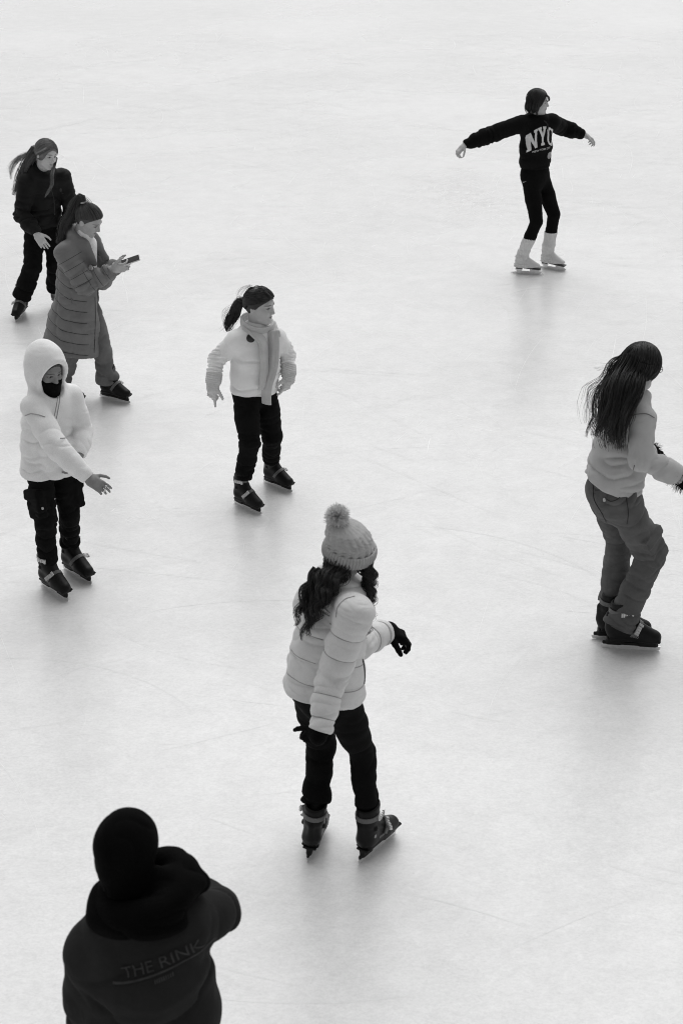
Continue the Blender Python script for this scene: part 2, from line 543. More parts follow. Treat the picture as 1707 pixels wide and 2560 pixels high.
def join(parts):
    """several (V, Q) into one"""
    Vs, Qs, n = [], [], 0
    for V, Q in parts:
        Vs.append(np.asarray(V)); Qs.append(np.asarray(Q) + n); n += len(V)
    return np.concatenate(Vs), np.concatenate(Qs)
def spline(P, n):
    """Catmull-Rom through the points"""
    P = np.asarray(P, float)
    Pp = np.vstack([2 * P[0] - P[1], P, 2 * P[-1] - P[-2]])
    u = np.linspace(0, len(P) - 1 - 1e-6, n); i = u.astype(int); t = (u - i)[:, None]
    a, b, c, d = Pp[i], Pp[i + 1], Pp[i + 2], Pp[i + 3]
    return 0.5 * (2 * b + (c - a) * t + (2 * a - 5 * b + 4 * c - d) * t ** 2 + (3 * b - a - 3 * c + d) * t ** 3)
def frames(C, side0):
    T = np.gradient(C, axis=0); T /= np.linalg.norm(T, axis=1, keepdims=True) + 1e-12
    S = np.empty_like(C); s = unit(side0)
    for i in range(len(C)):
        s = unit(s - T[i] * (s @ T[i])); S[i] = s
    return T, S, np.cross(T, S)
def sweep(C, side0, profile, closed=True):
    """sweep a section along C: profile(i, frac) -> (k,2) offsets along side and binormal"""
    T, S, B = frames(C, side0)
    n = len(C); rings = []
    for i in range(n):
        p = np.asarray(profile(i, i / (n - 1)))
        rings.append(C[i] + p[:, :1] * S[i] + p[:, 1:] * B[i])
    k = len(rings[0]); V = np.concatenate(rings)
    Q = []
    for i in range(n - 1):
        for j in range(k if closed else k - 1):
            j2 = (j + 1) % k
            Q.append((i * k + j, i * k + j2, (i + 1) * k + j2, (i + 1) * k + j))
    Q = [tuple(q) for q in Q]
    if closed:
        Q.append(tuple(range(k))[::-1]); Q.append(tuple(range((n - 1) * k, n * k)))
    return V, Q

# ------------------------------------------------------------------ hair
def tubes(P, R, sides=3):
    N, n, _ = P.shape
    T = np.gradient(P, axis=1); T /= np.linalg.norm(T, axis=2, keepdims=True) + 1e-12
    ref = rng.normal(size=(N, 1, 3))
    S = ref - T * (ref * T).sum(2, keepdims=True); S /= np.linalg.norm(S, axis=2, keepdims=True) + 1e-12
    B = np.cross(T, S)
    a = np.arange(sides) * 2 * np.pi / sides
    V = P[:, :, None] + R[:, :, None, None] * (np.cos(a)[None, None, :, None] * S[:, :, None] + np.sin(a)[None, None, :, None] * B[:, :, None])
    base = (np.arange(N)[:, None, None] * n + np.arange(n - 1)[None, :, None]) * sides
    j = np.arange(sides)[None, None, :]; j2 = (j + 1) % sides
    Q = np.stack([base + j, base + j2, base + sides + j2, base + sides + j], -1).reshape(-1, 4)
    return V.reshape(-1, 3), Q
class Hair:
    def __init__(s): s.parts, s.tones = [], []
    def add(s, V, Q, tone): s.parts.append((V, Q)); s.tones.append(np.broadcast_to(tone, (len(V),)).copy())
    def strands(s, P, rad, tone, vary=0.7, tip=0.35):
        N, n, _ = P.shape
        prof = np.linspace(1, tip, n)[None] * (0.7 + 0.6 * rng.random((N, 1)))
        V, Q = tubes(P, rad * prof)
        tn = tone * (1 + vary * (rng.random((N, 1)) * 2 - 1)) * np.ones((1, n))
        s.add(V, Q, np.repeat(tn.reshape(-1), 3))
    def bundle(s, pts, rads, N, tone, hair=0.0016, n=22, wave=0.0, freq=3.0, stray=0.0, vary=0.5, tip=.35, core=True):
        """a lock: strands spread through a tube round a guide line"""
        if N > 60: N, hair = int(N * .72), hair * 1.12
        C = spline(pts, n); r = np.interp(np.linspace(0, 1, n), np.linspace(0, 1, len(rads)), rads)
        T, S, B = frames(C, V3(.3, .5, .8))
        a = rng.random(N) * 2 * np.pi; q = np.sqrt(rng.random(N))
        tw = rng.normal(size=(N, 1)) * .5 * np.linspace(0, 1, n)[None]
        ca, sa = np.cos(a[:, None] + tw), np.sin(a[:, None] + tw)
        qq = q[:, None] * (1 + stray * rng.normal(size=(N, 1)) * np.linspace(0, 1, n)[None] ** 2)
        P = C[None] + (qq * r[None] * ca)[:, :, None] * S[None] + (qq * r[None] * sa)[:, :, None] * B[None]
        if wave:
            ph = rng.random() * 6.28 + rng.normal(size=(N, 1)) * .45
            t = np.linspace(0, 1, n)[None]
            fr = freq * (0.96 + .08 * rng.random((N, 1)))
            P = P + (wave * np.minimum(t * 4, 1) * np.sin(6.28 * fr * t + ph))[:, :, None] * S[None] + (wave * np.minimum(t * 4, 1) * np.cos(6.28 * fr * t + ph))[:, :, None] * B[None]
        # uneven ends
        cutt = 1 - .42 * rng.random((N, 1)) ** 2
        idx = np.linspace(0, 1, n)[None] * cutt * (n - 1); i = np.minimum(idx.astype(int), n - 2); f = (idx - i)[:, :, None]
        k = np.arange(N)[:, None]
        P = P[k, i] * (1 - f) + P[k, i + 1] * f
        s.strands(P, hair, tone, vary, tip)
        if core:
            def prof(i_, f_):
                an = np.arange(8) * np.pi / 4
                w = r[i_] * .62 * (1 if f_ < .75 else max(.05, (1 - f_) / .25))
                return np.stack([np.cos(an) * w, np.sin(an) * w], 1)
            V, Q = sweep(C[:int(n * .92)], V3(.3, .5, .8), prof)
            Q = np.array([q for q in Q if len(q) == 4])
            s.add(V, Q, tone * .8)
    def scalp(s, H, starts, ends, N, tone, lift=.012, hair=.0017, n=12, jitter=.12, vary=.5):
        """strands combed over the skull from the start directions to the end directions (head frame)"""
        starts, ends = np.asarray(starts, float), np.asarray(ends, float)
        u = rng.random(N) * (len(starts) - 1); i = np.minimum(u.astype(int), len(starts) - 2); f = (u - i)[:, None]
        d0 = starts[i] * (1 - f) + starts[i + 1] * f + rng.normal(size=(N, 3)) * jitter * .5
        ue = u * (len(ends) - 1) / (len(starts) - 1); i = np.minimum(ue.astype(int), len(ends) - 2); f = (ue - i)[:, None]
        e0 = ends[i] * (1 - f) + ends[i + 1] * f + rng.normal(size=(N, 3)) * jitter
        t = np.linspace(0, 1, n)[None, :, None]
        D = d0[:, None] * (1 - t) + e0[:, None] * t
        D /= np.linalg.norm(D, axis=2, keepdims=True)
        rr = np.array([.095, .078, .092]) + lift + rng.random((N, 1, 1)) * .006
        P = H.w((D * rr + np.array([-.006, 0, .02])).reshape(-1, 3)).reshape(N, n, 3)
        s.strands(P, hair, tone, vary, .8)
    def cap(s, H, tone, lift=.011, line=.0, h=.005, nape=-.07, wide=.085, drawn=False):
        sc = H.s
        G = Field(H.C - .16, H.C + .16, h)
        G.add(ell(H.w(V3(-.006, 0, .02)), (H.f, H.l, H.u), np.array([.095 + lift, .078 + lift, .092 + lift]) * sc), .01)
        G.sub(ell(H.w(V3(.115, 0, -.04 + line)), (H.f, H.l, H.u), np.array([.08, wide, .10]) * sc), .012)
        if drawn:
            G.sub(ell(H.w(V3(.092, 0, -.062 + line)), (H.f, H.l, H.u), np.array([.112, .125, .112]) * sc), .012)
            G.sub(ell(H.w(V3(.010, 0, -.095)), (H.f, H.l, H.u), np.array([.055, .25, .085]) * sc), .012)
        G.cut(H.w(V3(0, 0, nape)), -H.u)
        V, Q = G.mesh(1)
        Nn = normals(V, Q)
        loc = H.inv(V)
        V = V + Nn * (.0035 * (vnoise(np.stack([loc[:, 0] * 20, loc[:, 1] * 260, loc[:, 2] * 30], 1)) - .5))[:, None]
        s.add(V, Q, tone * (.75 + .5 * vnoise(np.stack([loc[:, 0] * 25, loc[:, 1] * 300, loc[:, 2] * 40], 1))))
    def put(s, parent, base, name="hair"):
        V, Q = join(s.parts)
        return put(name, V, Q, HAIR, parent, base, np.concatenate(s.tones))

# ------------------------------------------------------------------ head and hands
class Head:
    def __init__(s, C, yaw, pitch=0.0, roll=0.0, scale=1.0):
        """yaw: facing from +X towards +Y; pitch: chin down; roll: tilt to the person's left (degrees)"""
        y, p, r = map(math.radians, (yaw, pitch, roll))
        f = V3(math.cos(y) * math.cos(p), math.sin(y) * math.cos(p), -math.sin(p))
        l = V3(-math.sin(y), math.cos(y), 0)
        u = np.cross(f, l)
        l2 = l * math.cos(r) - u * math.sin(r); u2 = u * math.cos(r) + l * math.sin(r)
        s.C, s.f, s.l, s.u, s.s = np.asarray(C, float), f, l2, u2, scale
        s.M = np.stack([f, l2, u2])
    def w(s, p): return s.C + (np.asarray(p, float) * s.s) @ s.M
    def inv(s, P): return ((np.asarray(P) - s.C) @ s.M.T) / s.s
    def prims(s):
        sc = s.s; ax = (s.f, s.l, s.u); W = s.w
        E = lambda c, r: ell(W(V3(*c)), ax, np.array(r) * sc)
        Rn = lambda a, b, ra, rb: rc(W(V3(*a)), W(V3(*b)), ra * sc, rb * sc)
        A = [(E((-.006, 0, .02), (.095, .076, .090)), .02), (E((.028, 0, -.042), (.062, .051, .071)), .03),
             (Rn((.03, .035, -.075), (.06, .010, -.094), .021, .019), .03), (Rn((.03, -.035, -.075), (.06, -.010, -.094), .021, .019), .03),
             (Rn((.068, 0, -.098), (.072, 0, -.096), .020, .019), .02),
             (Rn((.078, -.028, .022), (.078, .028, .022), .016, .016), .02),
             (E((.062, .037, -.028), (.028, .024, .026)), .02), (E((.062, -.037, -.028), (.028, .024, .026)), .02),
             (Rn((.090, 0, .006), (.108, 0, -.028), .0085, .0115), .012),
             (Rn((.097, .009, -.033), (.097, -.009, -.033), .009, .009), .008),
             (Rn((.082, .018, -.0585), (.0925, 0, -.056), .005, .0065), .008), (Rn((.082, -.018, -.0585), (.0925, 0, -.056), .005, .0065), .008),
             (Rn((.080, .015, -.065), (.089, 0, -.068), .006, .0075), .007), (Rn((.080, -.015, -.065), (.089, 0, -.068), .006, .0075), .007),
             (E((-.008, .079, -.008), (.020, .008, .032)), .008), (E((-.008, -.079, -.008), (.020, .008, .032)), .008)]
        Sb = [(E((.100, .031, .003), (.018, .018, .012)), .012), (E((.100, -.031, .003), (.018, .018, .012)), .012),
              (E((-.004, .089, -.008), (.011, .006, .018)), .006), (E((-.004, -.089, -.008), (.011, .006, .018)), .006)]
        return A, Sb
    def tone(s, V, skin, brow=.05, lip=.62):
        q = s.inv(V); x, y, z = q.T
        t = np.full(len(V), skin)
        ay = np.abs(y)
        front = x > .055
        b = np.clip(1 - np.abs(z - (.0275 - 3.0 * (ay - .03) ** 2 * 4)) / .0055, 0, 1) * np.clip(1 - np.abs(ay - .032) / .024, 0, 1) ** .4 * front
        t = t * (1 - np.minimum(b * 1.2, 1)) + brow * np.minimum(b * 1.2, 1)
        m = np.clip(1.3 - np.sqrt((y / .020) ** 2 + ((z + .0625) / .0085) ** 2), 0, 1) * (x > .072)
        m = np.minimum(m * 2, 1)
        t = t * (1 - m) + skin * lip * m
        gap = np.clip(1 - np.abs(z + .0615) / .0022, 0, 1) * (ay < .017) * (x > .072)
        t = t * (1 - .7 * gap)
        lid = np.clip(1.25 - np.sqrt(((ay - .031) / .0165) ** 2 + ((z - .003) / .0075) ** 2), 0, 1) * front
        t = t * (1 - .75 * np.minimum(lid * 2, 1))
        ch = np.clip(1 - np.sqrt(((ay - .04) / .03) ** 2 + ((z + .03) / .03) ** 2), 0, 1) * front
        return t * (1 - .08 * ch)
    def eyes(s, parent, base):
        for sg in (1, -1):
            c = s.w(V3(.0745, .031 * sg, .002)); r = .0118 * s.s
            V, T, Q = [], [], []
            nu, nv = 12, 10
            for i in range(nu + 1):
                th = math.pi * i / nu
                for j in range(nv):
                    ph = 2 * math.pi * j / nv
                    V.append(c + r * (math.cos(th) * s.f + math.sin(th) * (math.cos(ph) * s.l + math.sin(ph) * s.u)))
                    T.append(.008 if th < .28 else (.03 if th < .66 else .28))
            for i in range(nu):
                for j in range(nv):
                    Q.append((i * nv + j, i * nv + (j + 1) % nv, (i + 1) * nv + (j + 1) % nv, (i + 1) * nv + j))
            put("eye", np.array(V), np.array(Q), EYE, parent, base, np.array(T))
def hand_prims(w, d, n, t, sc=1.0, curl=(25, 30, 35, 40), fat=1.0, thumb=.5, splay=.06):
    """palm and five fingers: d towards the fingertips, n where the palm faces, t the thumb's side"""
    d = unit(d); n = unit(n - d * np.dot(n, d)); t = unit(t - d * np.dot(t, d) - n * np.dot(t, n))
    P = [(rc(w - d * .01 * sc, w + d * .03 * sc, .024 * sc * fat, .026 * sc * fat), .02),
         (rbox(w + d * .055 * sc, (d, t, n), np.array([.045, .040 * fat ** .5, .0155 * fat]) * sc, .013 * sc), .02)]
    for i, (o, L) in enumerate(zip((.031, .0105, -.0105, -.030), (.074, .082, .076, .060))):
        q = w + (d * (.094 - .004 * abs(i - 1)) + t * o) * sc
        dd = unit(d + t * splay * (1.5 - i)); ang = 0
        for k, (fr, r0, r1) in enumerate(((.44, .0092, .0085), (.31, .0085, .0078), (.25, .0078, .0066))):
            ang += math.radians(curl[i]) * (.7, 1.15, .8)[k]
            e = q + (dd * math.cos(ang) + n * math.sin(ang)) * L * fr * sc
            P.append((rc(q, e, r0 * sc * fat, r1 * sc * fat), .006 if k == 0 else .003)); q = e
    q = w + (d * .022 + t * .030 + n * .004) * sc
    for k, (L, r0, r1) in enumerate(((.042, .014, .0115), (.032, .0112, .0098), (.026, .0098, .0078))):
        dd = unit(d * (.75 + .2 * k) + t * (.75 - .28 * k) + n * thumb * (.5 + .3 * k))
        e = q + dd * L * sc
        P.append((rc(q, e, r0 * sc * fat, r1 * sc * fat), .012 if k == 0 else .003)); q = e
    return P

# ------------------------------------------------------------------ skates
def plate(poly, y0, y1):
    n = len(poly)
    V = [(x, y0, z) for x, z in poly] + [(x, y1, z) for x, z in poly]
    Q = [tuple(range(n)), tuple(range(2 * n - 1, n - 1, -1))] + [(i, i + n, (i + 1) % n + n, (i + 1) % n) for i in range(n)]
    return np.array(V, float), Q
def box_vq(c, axes, half, bev=.25):
    """a box with chamfered top edges"""
    c = np.asarray(c, float); A = [unit(a) for a in axes]; h = np.asarray(half, float)
    V = []
    for z, k in ((-1, 1), (1 - bev, 1), (1, 1 - bev)):
        for x, y in ((-1, -1), (1, -1), (1, 1), (-1, 1)):
            V.append(c + A[0] * h[0] * x * (k if z == 1 else 1) + A[1] * h[1] * y * (k if z == 1 else 1) + A[2] * h[2] * z)
    Q = [(3, 2, 1, 0), (8, 9, 10, 11)]
    for l in (0, 4):
        for i in range(4): Q.append((l + i, l + (i + 1) % 4, l + 4 + (i + 1) % 4, l + 4 + i))
    return np.array(V), Q
def multi(parts):
    V, Q, n = [], [], 0
    for v, q in parts:
        V.append(v); Q += [tuple(i + n for i in f) for f in q]; n += len(v)
    return np.concatenate(V), Q
def band(bvh, c, e1, e2, a0, a1, width, thick, n=34):
    """a strap lying on the surface, in the plane e1,e2 through c"""
    c = np.asarray(c, float); ax = unit(np.cross(e1, e2)); rings = []
    for i in range(n):
        a = a0 + (a1 - a0) * i / (n - 1)
        d = unit(np.asarray(e1) * math.cos(a) + np.asarray(e2) * math.sin(a))
        hit = bvh.ray_cast(Vector(c + d * .25), Vector(-d))
        r = .25 - (hit[3] if hit[0] is not None else .19)
        rings.append((r, d))
    rr = np.array([x[0] for x in rings]); rr = np.convolve(np.pad(rr, 2, mode='edge'), np.ones(5) / 5, 'valid')
    V = []
    for r, (_, d) in zip(rr, rings):
        for w, t in ((-1, -.002), (-1, thick), (1, thick), (1, -.002)):
            V.append(c + d * (r + .001 + t) + ax * width / 2 * w)
    Q = [(i * 4 + j, i * 4 + (j + 1) % 4, i * 4 + 4 + (j + 1) % 4, i * 4 + 4 + j) for i in range(n - 1) for j in range(4)]
    Q += [(3, 2, 1, 0), tuple(range(4 * n - 4, 4 * n))]
    mid = lambda f: (c + rings[int(f * (n - 1))][1] * (rr[int(f * (n - 1))] + thick), rings[int(f * (n - 1))][1], ax)
    return np.array(V), Q, mid
def flat(prim, c, ax):
    """the same shape, ended by a plane"""
    fn, lo, hi = prim; ax = unit(ax)
    def g(X, Y, Z):
        return np.maximum(fn(X, Y, Z), (X - np.float32(c[0])) * np.float32(ax[0]) + (Y - np.float32(c[1])) * np.float32(ax[1]) + (Z - np.float32(c[2])) * np.float32(ax[2]))
    return g, lo, hi
def rental_meshes():
    G = Field(V3(-.17, -.09, .03), V3(.2, .09, .34), .0045)
    X, Y, Z = V3(1, 0, 0), V3(0, 1, 0), V3(0, 0, 1)
    G.add(rc((-.088, 0, .103), (.045, 0, .092), .042, .045), .02)
    G.add(rc((.045, 0, .092), (.118, 0, .083), .045, .036), .02)
    G.add(ell((.098, 0, .082), (X, Y, Z), (.055, .044, .036)), .02)
    G.add(ec((-.085, 0, .12), (-.058, 0, .30), .043, .050, .050, .056, Y), .03)
    G.add(rc((-.035, 0, .175), (.065, 0, .105), .047, .036), .035)
    G.add(ec((-.072, 0, .205), (-.058, 0, .29), .052, .056, .058, .062, Y), .004)       # cuff, standing proud
    G.add(rc((-.125, 0, .13), (-.13, 0, .20), .015, .012), .02)                          # spine at the heel
    for sy in (1, -1): G.add(ell((-.07, .052 * sy, .175), (X, Y, Z), (.014, .008, .014)), .003)
    G.add(rbox((.02, 0, .072), (X, Y, Z), (.135, .043, .008), .006), .004)                 # welt
    G.cut(V3(0, 0, .064), -Z); G.cut(V3(-.05, 0, .298), V3(-.25, 0, 1))
    G.sub(ec((-.06, 0, .24), (-.055, 0, .33), .045, .046, .05, .05, Y), .004)
    bootV, bootQ = G.mesh(1)
    bv = bvh_of(bootV, bootQ)
    S = Field(V3(-.17, -.06, .005), V3(.19, .06, .09), .004)
    S.add(rbox((.012, 0, .064), (X, Y, Z), (.14, .034, .006), .005), .004)
    S.add(rbox((-.090, 0, .045), (X, Y, Z), (.040, .015, .022), .008), .008)
    S.add(rbox((.090, 0, .045), (X, Y, Z), (.048, .015, .022), .008), .008)
    S.add(rbox((-.002, 0, .033), (X, Y, Z), (.148, .0075, .010), .005), .006)
    soleV, soleQ = S.mesh(1)
    top = [(-.152, .017), (.15, .017)]
    bot = [(.157, .010), (.150, .003), (.12, .0005), (0, 0), (-.12, .0005), (-.150, .003), (-.158, .010)]
    bladeV, bladeQ = plate([(-.160, .026), (.159, .026)] + bot, -.0022, .0022)
    out = {}
    for sd in (1, -1):
        s1 = band(bv, (-.06, 0, .238), X, Y, -3.14, 3.14, .024, .004, 46)
        s2 = band(bv, (.0, 0, .100), unit(V3(.55, 0, .83)), Y, -1.45, 1.45, .022, .005)
        buckles = []
        for st, f in ((s1, .32 if sd < 0 else .68), (s2, .27 if sd < 0 else .73)):
            c, d, ax = st[2](f); tg = np.cross(ax, d)
            bx = [box_vq(c + d * .004, (tg, ax, d), (.030, .0125, .005))]
            for k in (-.016, 0, .016): bx.append(box_vq(c + d * .010 + tg * k, (tg, ax, d), (.005, .011, .003)))
            bx.append(box_vq(c + d * .011 + tg * .031, (tg, ax, d), (.006, .014, .006)))
            buckles.append(multi(bx))
        out[sd] = dict(strap=[s1[:2], s2[:2]], buckle=buckles)
    M = {}
    M['bvh'] = bv
    M['boot'] = to_mesh("skate", bootV, bootQ, PLASTIC)
    M['sole'] = to_mesh("blade_holder", soleV, soleQ, RUBBER)
    M['blade'] = to_mesh("blade", bladeV, bladeQ, STEEL, smooth=False)
    for sd in (1, -1):
        M['strap', sd] = [to_mesh("strap", v, q, STRAP, smooth=False) for v, q in out[sd]['strap']]
        M['buckle', sd] = [to_mesh("buckle", v, q, CHROME, smooth=False) for v, q in out[sd]['buckle']]
    return M
def figure_meshes(mat, heel_mat):
    X, Y, Z = V3(1, 0, 0), V3(0, 1, 0), V3(0, 0, 1)
    G = Field(V3(-.17, -.08, .03), V3(.18, .08, .3), .0045)
    G.add(rc((-.078, 0, .115), (.03, 0, .095), .036, .038), .02)
    G.add(rc((.03, 0, .095), (.105, 0, .082), .040, .032), .02)
    G.add(ec((-.075, 0, .12), (-.055, 0, .26), .038, .042, .044, .048, Y), .03)
    G.add(rc((-.03, 0, .165), (.06, 0, .10), .040, .033), .03)
    G.cut(V3(0, 0, .062), V3(.14, 0, -1)); G.cut(V3(0, 0, .26), Z)
    bv, bq = G.mesh(1)
    S = Field(V3(-.17, -.08, .02), V3(.18, .08, .12), .004)
    S.add(rbox((.055, 0, .062), (unit(V3(1, 0, -.08)), Y, unit(V3(.08, 0, 1))), (.088, .038, .006), .005), .01)
    S.add(rbox((-.08, 0, .072), (X, Y, Z), (.034, .031, .018), .008), .012)
    S.add(rc((-.05, 0, .075), (-.01, 0, .068), .012, .007), .01)
    sv, sq = S.mesh(1)
    top = [(-.125, .052), (-.04, .052), (-.055, .030), (.035, .030), (.03, .052), (.12, .052), (.128, .030), (.150, .026)]
    pick = [(.152, .016), (.146, .013), (.148, .008), (.140, .007), (.141, .003)]
    bot = [(.125, .0008), (0, 0), (-.13, .0008), (-.165, .006), (-.168, .013), (-.10, .022)]
    v, q = plate(top + pick + bot, -.003, .003)
    lv = []
    for i in range(5):
        x = .078 - .026 * i; z = .112 + .017 * i
        for sy in (1, -1):
            lv.append(box_vq((x - .006 * 0, 0 + sy * .008, z + .016), (unit(V3(-.15, 1, .0 - .3 * sy * 0)), unit(V3(1, .15, 0)), V3(.5, 0, .85)), (.014, .003, .002)))
    return dict(boot=to_mesh("skate", bv, bq, mat), sole=to_mesh("sole", sv, sq, heel_mat), blade=to_mesh("blade", v, q, STEEL, smooth=False),
                lace=to_mesh("lace", *multi(lv), MATS["white_knit"], smooth=False))

# ------------------------------------------------------------------ people
ZOOM = dict(A=(1100, 190, 3.7333), B=(0, 330, 4.3556), C=(60, 480, 4.2767), D=(20, 840, 3.457),
            E=(480, 690, 3.793), F=(1430, 840, 2.9386), G=(660, 1240, 2.475), H=(120, 2010, 3.0154))
def ik(a, b, la, lb, px, prefer, w=25.0):
    d = np.linalg.norm(b - a)
    if d >= (la + lb) * .998:
        return a + (b - a) * la / (la + lb)
    x = (la * la - lb * lb + d * d) / (2 * d); r = math.sqrt(max(la * la - x * x, 0)); u = (b - a) / d
    e1 = unit(np.cross(u, V3(.3, .5, .81))); e2 = np.cross(u, e1); best = None
    for i in range(120):
        t = 2 * math.pi * i / 120
        q = a + u * x + r * (math.cos(t) * e1 + math.sin(t) * e2)
        c = np.linalg.norm(to_px(q) - px) - w * (r * np.dot(math.cos(t) * e1 + math.sin(t) * e2, prefer)) / .1
        if best is None or c < best[0]: best = (c, q)
    return best[1]
DEBUG = False
class Fig:
    def __init__(s, key, label, S, skates, **kw):
        s.key, s.S = key, S
        s.skates = []
        sc = kw.get('skate_scale', S / 1.64)
        for sk in skates:                                     # right then left
            if 'heel' in sk:
                a, b = ice_at(*s.px(*sk['heel'])), ice_at(*s.px(*sk['toe']))
                c = (a + b) / 2; yaw = math.atan2(b[1] - a[1], b[0] - a[0])
            else:
                c = ice_at(*s.px(*sk['mid'])) if 'mid' in sk else V3(*sk['at']); yaw = math.radians(sk['yaw'])
            if 'yaw' in sk: yaw = math.radians(sk['yaw'])
            M = Matrix.Translation(Vector(c) + Vector((0, 0, sk.get('lift', 0)))) @ Matrix.Rotation(yaw, 4, 'Z') @ Matrix.Rotation(math.radians(sk.get('roll', 0)), 4, 'X') @ Matrix.Rotation(math.radians(sk.get('pitch', 0)), 4, 'Y') @ Matrix.Scale(sc, 4)
            s.skates.append(M)
        s.ank = [np.array(M @ Vector((-.062, 0, .17))) for M in s.skates]
        s.btop = [np.array(M @ Vector((-.055, 0, .29))) for M in s.skates]
        s.Y0 = kw.get('Y0', float(np.mean([a[1] for a in s.ank])))
        s.base = V3(np.mean([a[0] for a in s.ank]), s.Y0, 0)
        s.e = bpy.data.objects.new("person", None); col.objects.link(s.e)
        s.e.empty_display_size = .2
        s.e.location = s.base
        s.e["label"], s.e["category"], s.e["group"] = label, "person", "people on the ice"
    def px(s, x, y):
        a = ZOOM[s.key]
        return a[0] + x / a[2], a[1] + y / a[2]
    def p(s, x, y, dy=0.0): return at_y(*s.px(x, y), s.Y0 + dy)
    def pose(s, pel, neck, head, sh, el, wr, knee, yaw, yaw_hip=None, hipw=.052, knee_dir=None, armk=(1, 1), legk=1.0):
        S = s.S
        s.pel, s.neck, s.headC = s.p(*pel), s.p(*neck), s.p(*head)
        s.sh = [s.p(*q) for q in sh]; s.wr = [s.p(*q) for q in wr]
        yh = math.radians(yaw_hip if yaw_hip is not None else yaw); y = math.radians(yaw)
        s.fwd = V3(math.cos(y), math.sin(y), 0); s.hfwd = V3(math.cos(yh), math.sin(yh), 0)
        s.hright = V3(math.sin(yh), -math.cos(yh), 0)
        s.hip = [s.pel + s.hright * hipw * S - V3(0, 0, .015), s.pel - s.hright * hipw * S - V3(0, 0, .015)]
        s.sright = unit(s.sh[0] - s.sh[1])
        kd = knee_dir or [s.hfwd, s.hfwd]
        s.knee = [ik(s.hip[i], s.ank[i], .245 * S * legk, .235 * S * legk, np.array(s.px(*knee[i])), kd[i]) for i in (0, 1)]
        s.el = [s.p(*el[i]) if len(el[i]) == 3 else ik(s.sh[i], s.wr[i], .178 * S * armk[i], .152 * S * armk[i], np.array(s.px(*el[i])), -s.fwd, 8) for i in (0, 1)]
        if DEBUG:
            ln = lambda a, b: round(float(np.linalg.norm(a - b)), 3)
            print('\n==', s.key, 'S', S, 'pel z %.2f (%.2f)' % (s.pel[2], .52 * S + .08), 'neck z %.2f (%.2f)' % (s.neck[2], .83 * S + .08), 'head z %.2f (%.2f)' % (s.headC[2], .925 * S + .08))
            print(' spine', ln(s.pel, s.neck), '(%.2f)' % (.305 * S), 'neck-head', ln(s.neck, s.headC), '(%.2f)' % (.1 * S), 'shoulders', ln(*s.sh), '(%.2f)' % (.21 * S))
            for i in (0, 1):
                print(' side', 'RL'[i], 'arm', ln(s.sh[i], s.wr[i]), 'max %.2f' % (.33 * S), 'leg', ln(s.hip[i], s.ank[i]), 'max %.2f' % (.48 * S), 'sh-neck', ln(s.sh[i], s.neck),
                      'elbow px', (to_px(s.el[i]) - np.array(s.px(*el[i]))).round(), 'knee px', (to_px(s.knee[i]) - np.array(s.px(*knee[i]))).round(), 'wr z %.2f' % s.wr[i][2])
    def side_at(s, f): return unit(s.hright * (1 - f) + s.sright * f)
    def spine(s, f, fw=0.0):
        bend = 4 * f * (1 - f)
        sd = s.side_at(f); fr = unit(np.cross(s.neck - s.pel, sd)) * -1
        fr = unit(np.cross(sd, s.neck - s.pel)) * (1 if np.dot(np.cross(sd, s.neck - s.pel), s.fwd) > 0 else -1)
        return s.pel + (s.neck - s.pel) * f + fr * (fw - .012 * bend)
    def torso(s, G, st, k=.03, g=0.0):
        """st: (fraction up the spine, half-width, half-depth, forward offset)"""
        for (f0, w0, d0, o0), (f1, w1, d1, o1) in zip(st[:-1], st[1:]):
            G.add(ec(s.spine(f0, o0), s.spine(f1, o1), w0 + g, w1 + g, d0 + g, d1 + g, s.side_at((f0 + f1) / 2)), k)
    def arm(s, G, i, r, k=.03, end=None):
        """r: radii at shoulder, mid upper arm, elbow, mid forearm, wrist"""
        a, b, c = s.sh[i], s.el[i], s.wr[i] if end is None else end
        m, q = (a + b) / 2, (b + c) / 2
        for x, y, r0, r1 in ((a, m, r[0], r[1]), (m, b, r[1], r[2]), (b, q, r[2], r[3]), (q, c, r[3], r[4])):
            pr = rc(x, y, r0, r1)
            G.add(flat(pr, c, c - q) if y is c else pr, k if x is a else min(k, .010))
    def leg(s, G, i, r, k=.03, end=None):
        a, b = s.hip[i], s.knee[i]; c = s.ank[i] if end is None else end
        m, q = (a + b) / 2, (b + c) / 2
        for x, y, r0, r1 in ((a, m, r[0], r[1]), (m, b, r[1], r[2]), (b, q, r[2], r[3]), (q, c, r[3], r[4])):
            pr = rc(x, y, r0, r1)
            G.add(flat(pr, c, c - q) if y is c and end is not None else pr, k if x is a else min(k, .012))
    def segs_arm(s, i): return [(s.sh[i], s.el[i], .07), (s.el[i], s.wr[i], .05)]
    def segs_leg(s, i): return [(s.hip[i], s.knee[i], .085), (s.knee[i], s.ank[i], .06)]
    def box(s, pts, pad):
        P = np.array(pts); return P.min(0) - pad, P.max(0) + pad
    def body(s, head, hands, skin=.30, brow=.04, hide_head=False, eyes=True):
        """one continuous body: head, neck, trunk, arms, hands, legs and feet"""
        s.head = head; S = s.S
        allp = [head.C, s.pel, s.neck] + s.sh + s.el + s.wr + s.hip + s.knee + s.ank + s.btop
        hp = []
        for i, h in enumerate(hands):
            if h is not None: hp.append(s.wr[i] + unit(h['d']) * .1)
        lo, hi = s.box(allp + hp, .2)
        fine = [(head.C - .13 * head.s, head.C + .13 * head.s, .0040 if not hide_head else .01)]
        for i, h in enumerate(hands):
            if h is not None and not h.get('hid'):
                c = s.wr[i] + unit(h['d']) * .07; fine.append((c - .10, c + .10, .0046))
        G = Field(lo, hi, .022, fine)
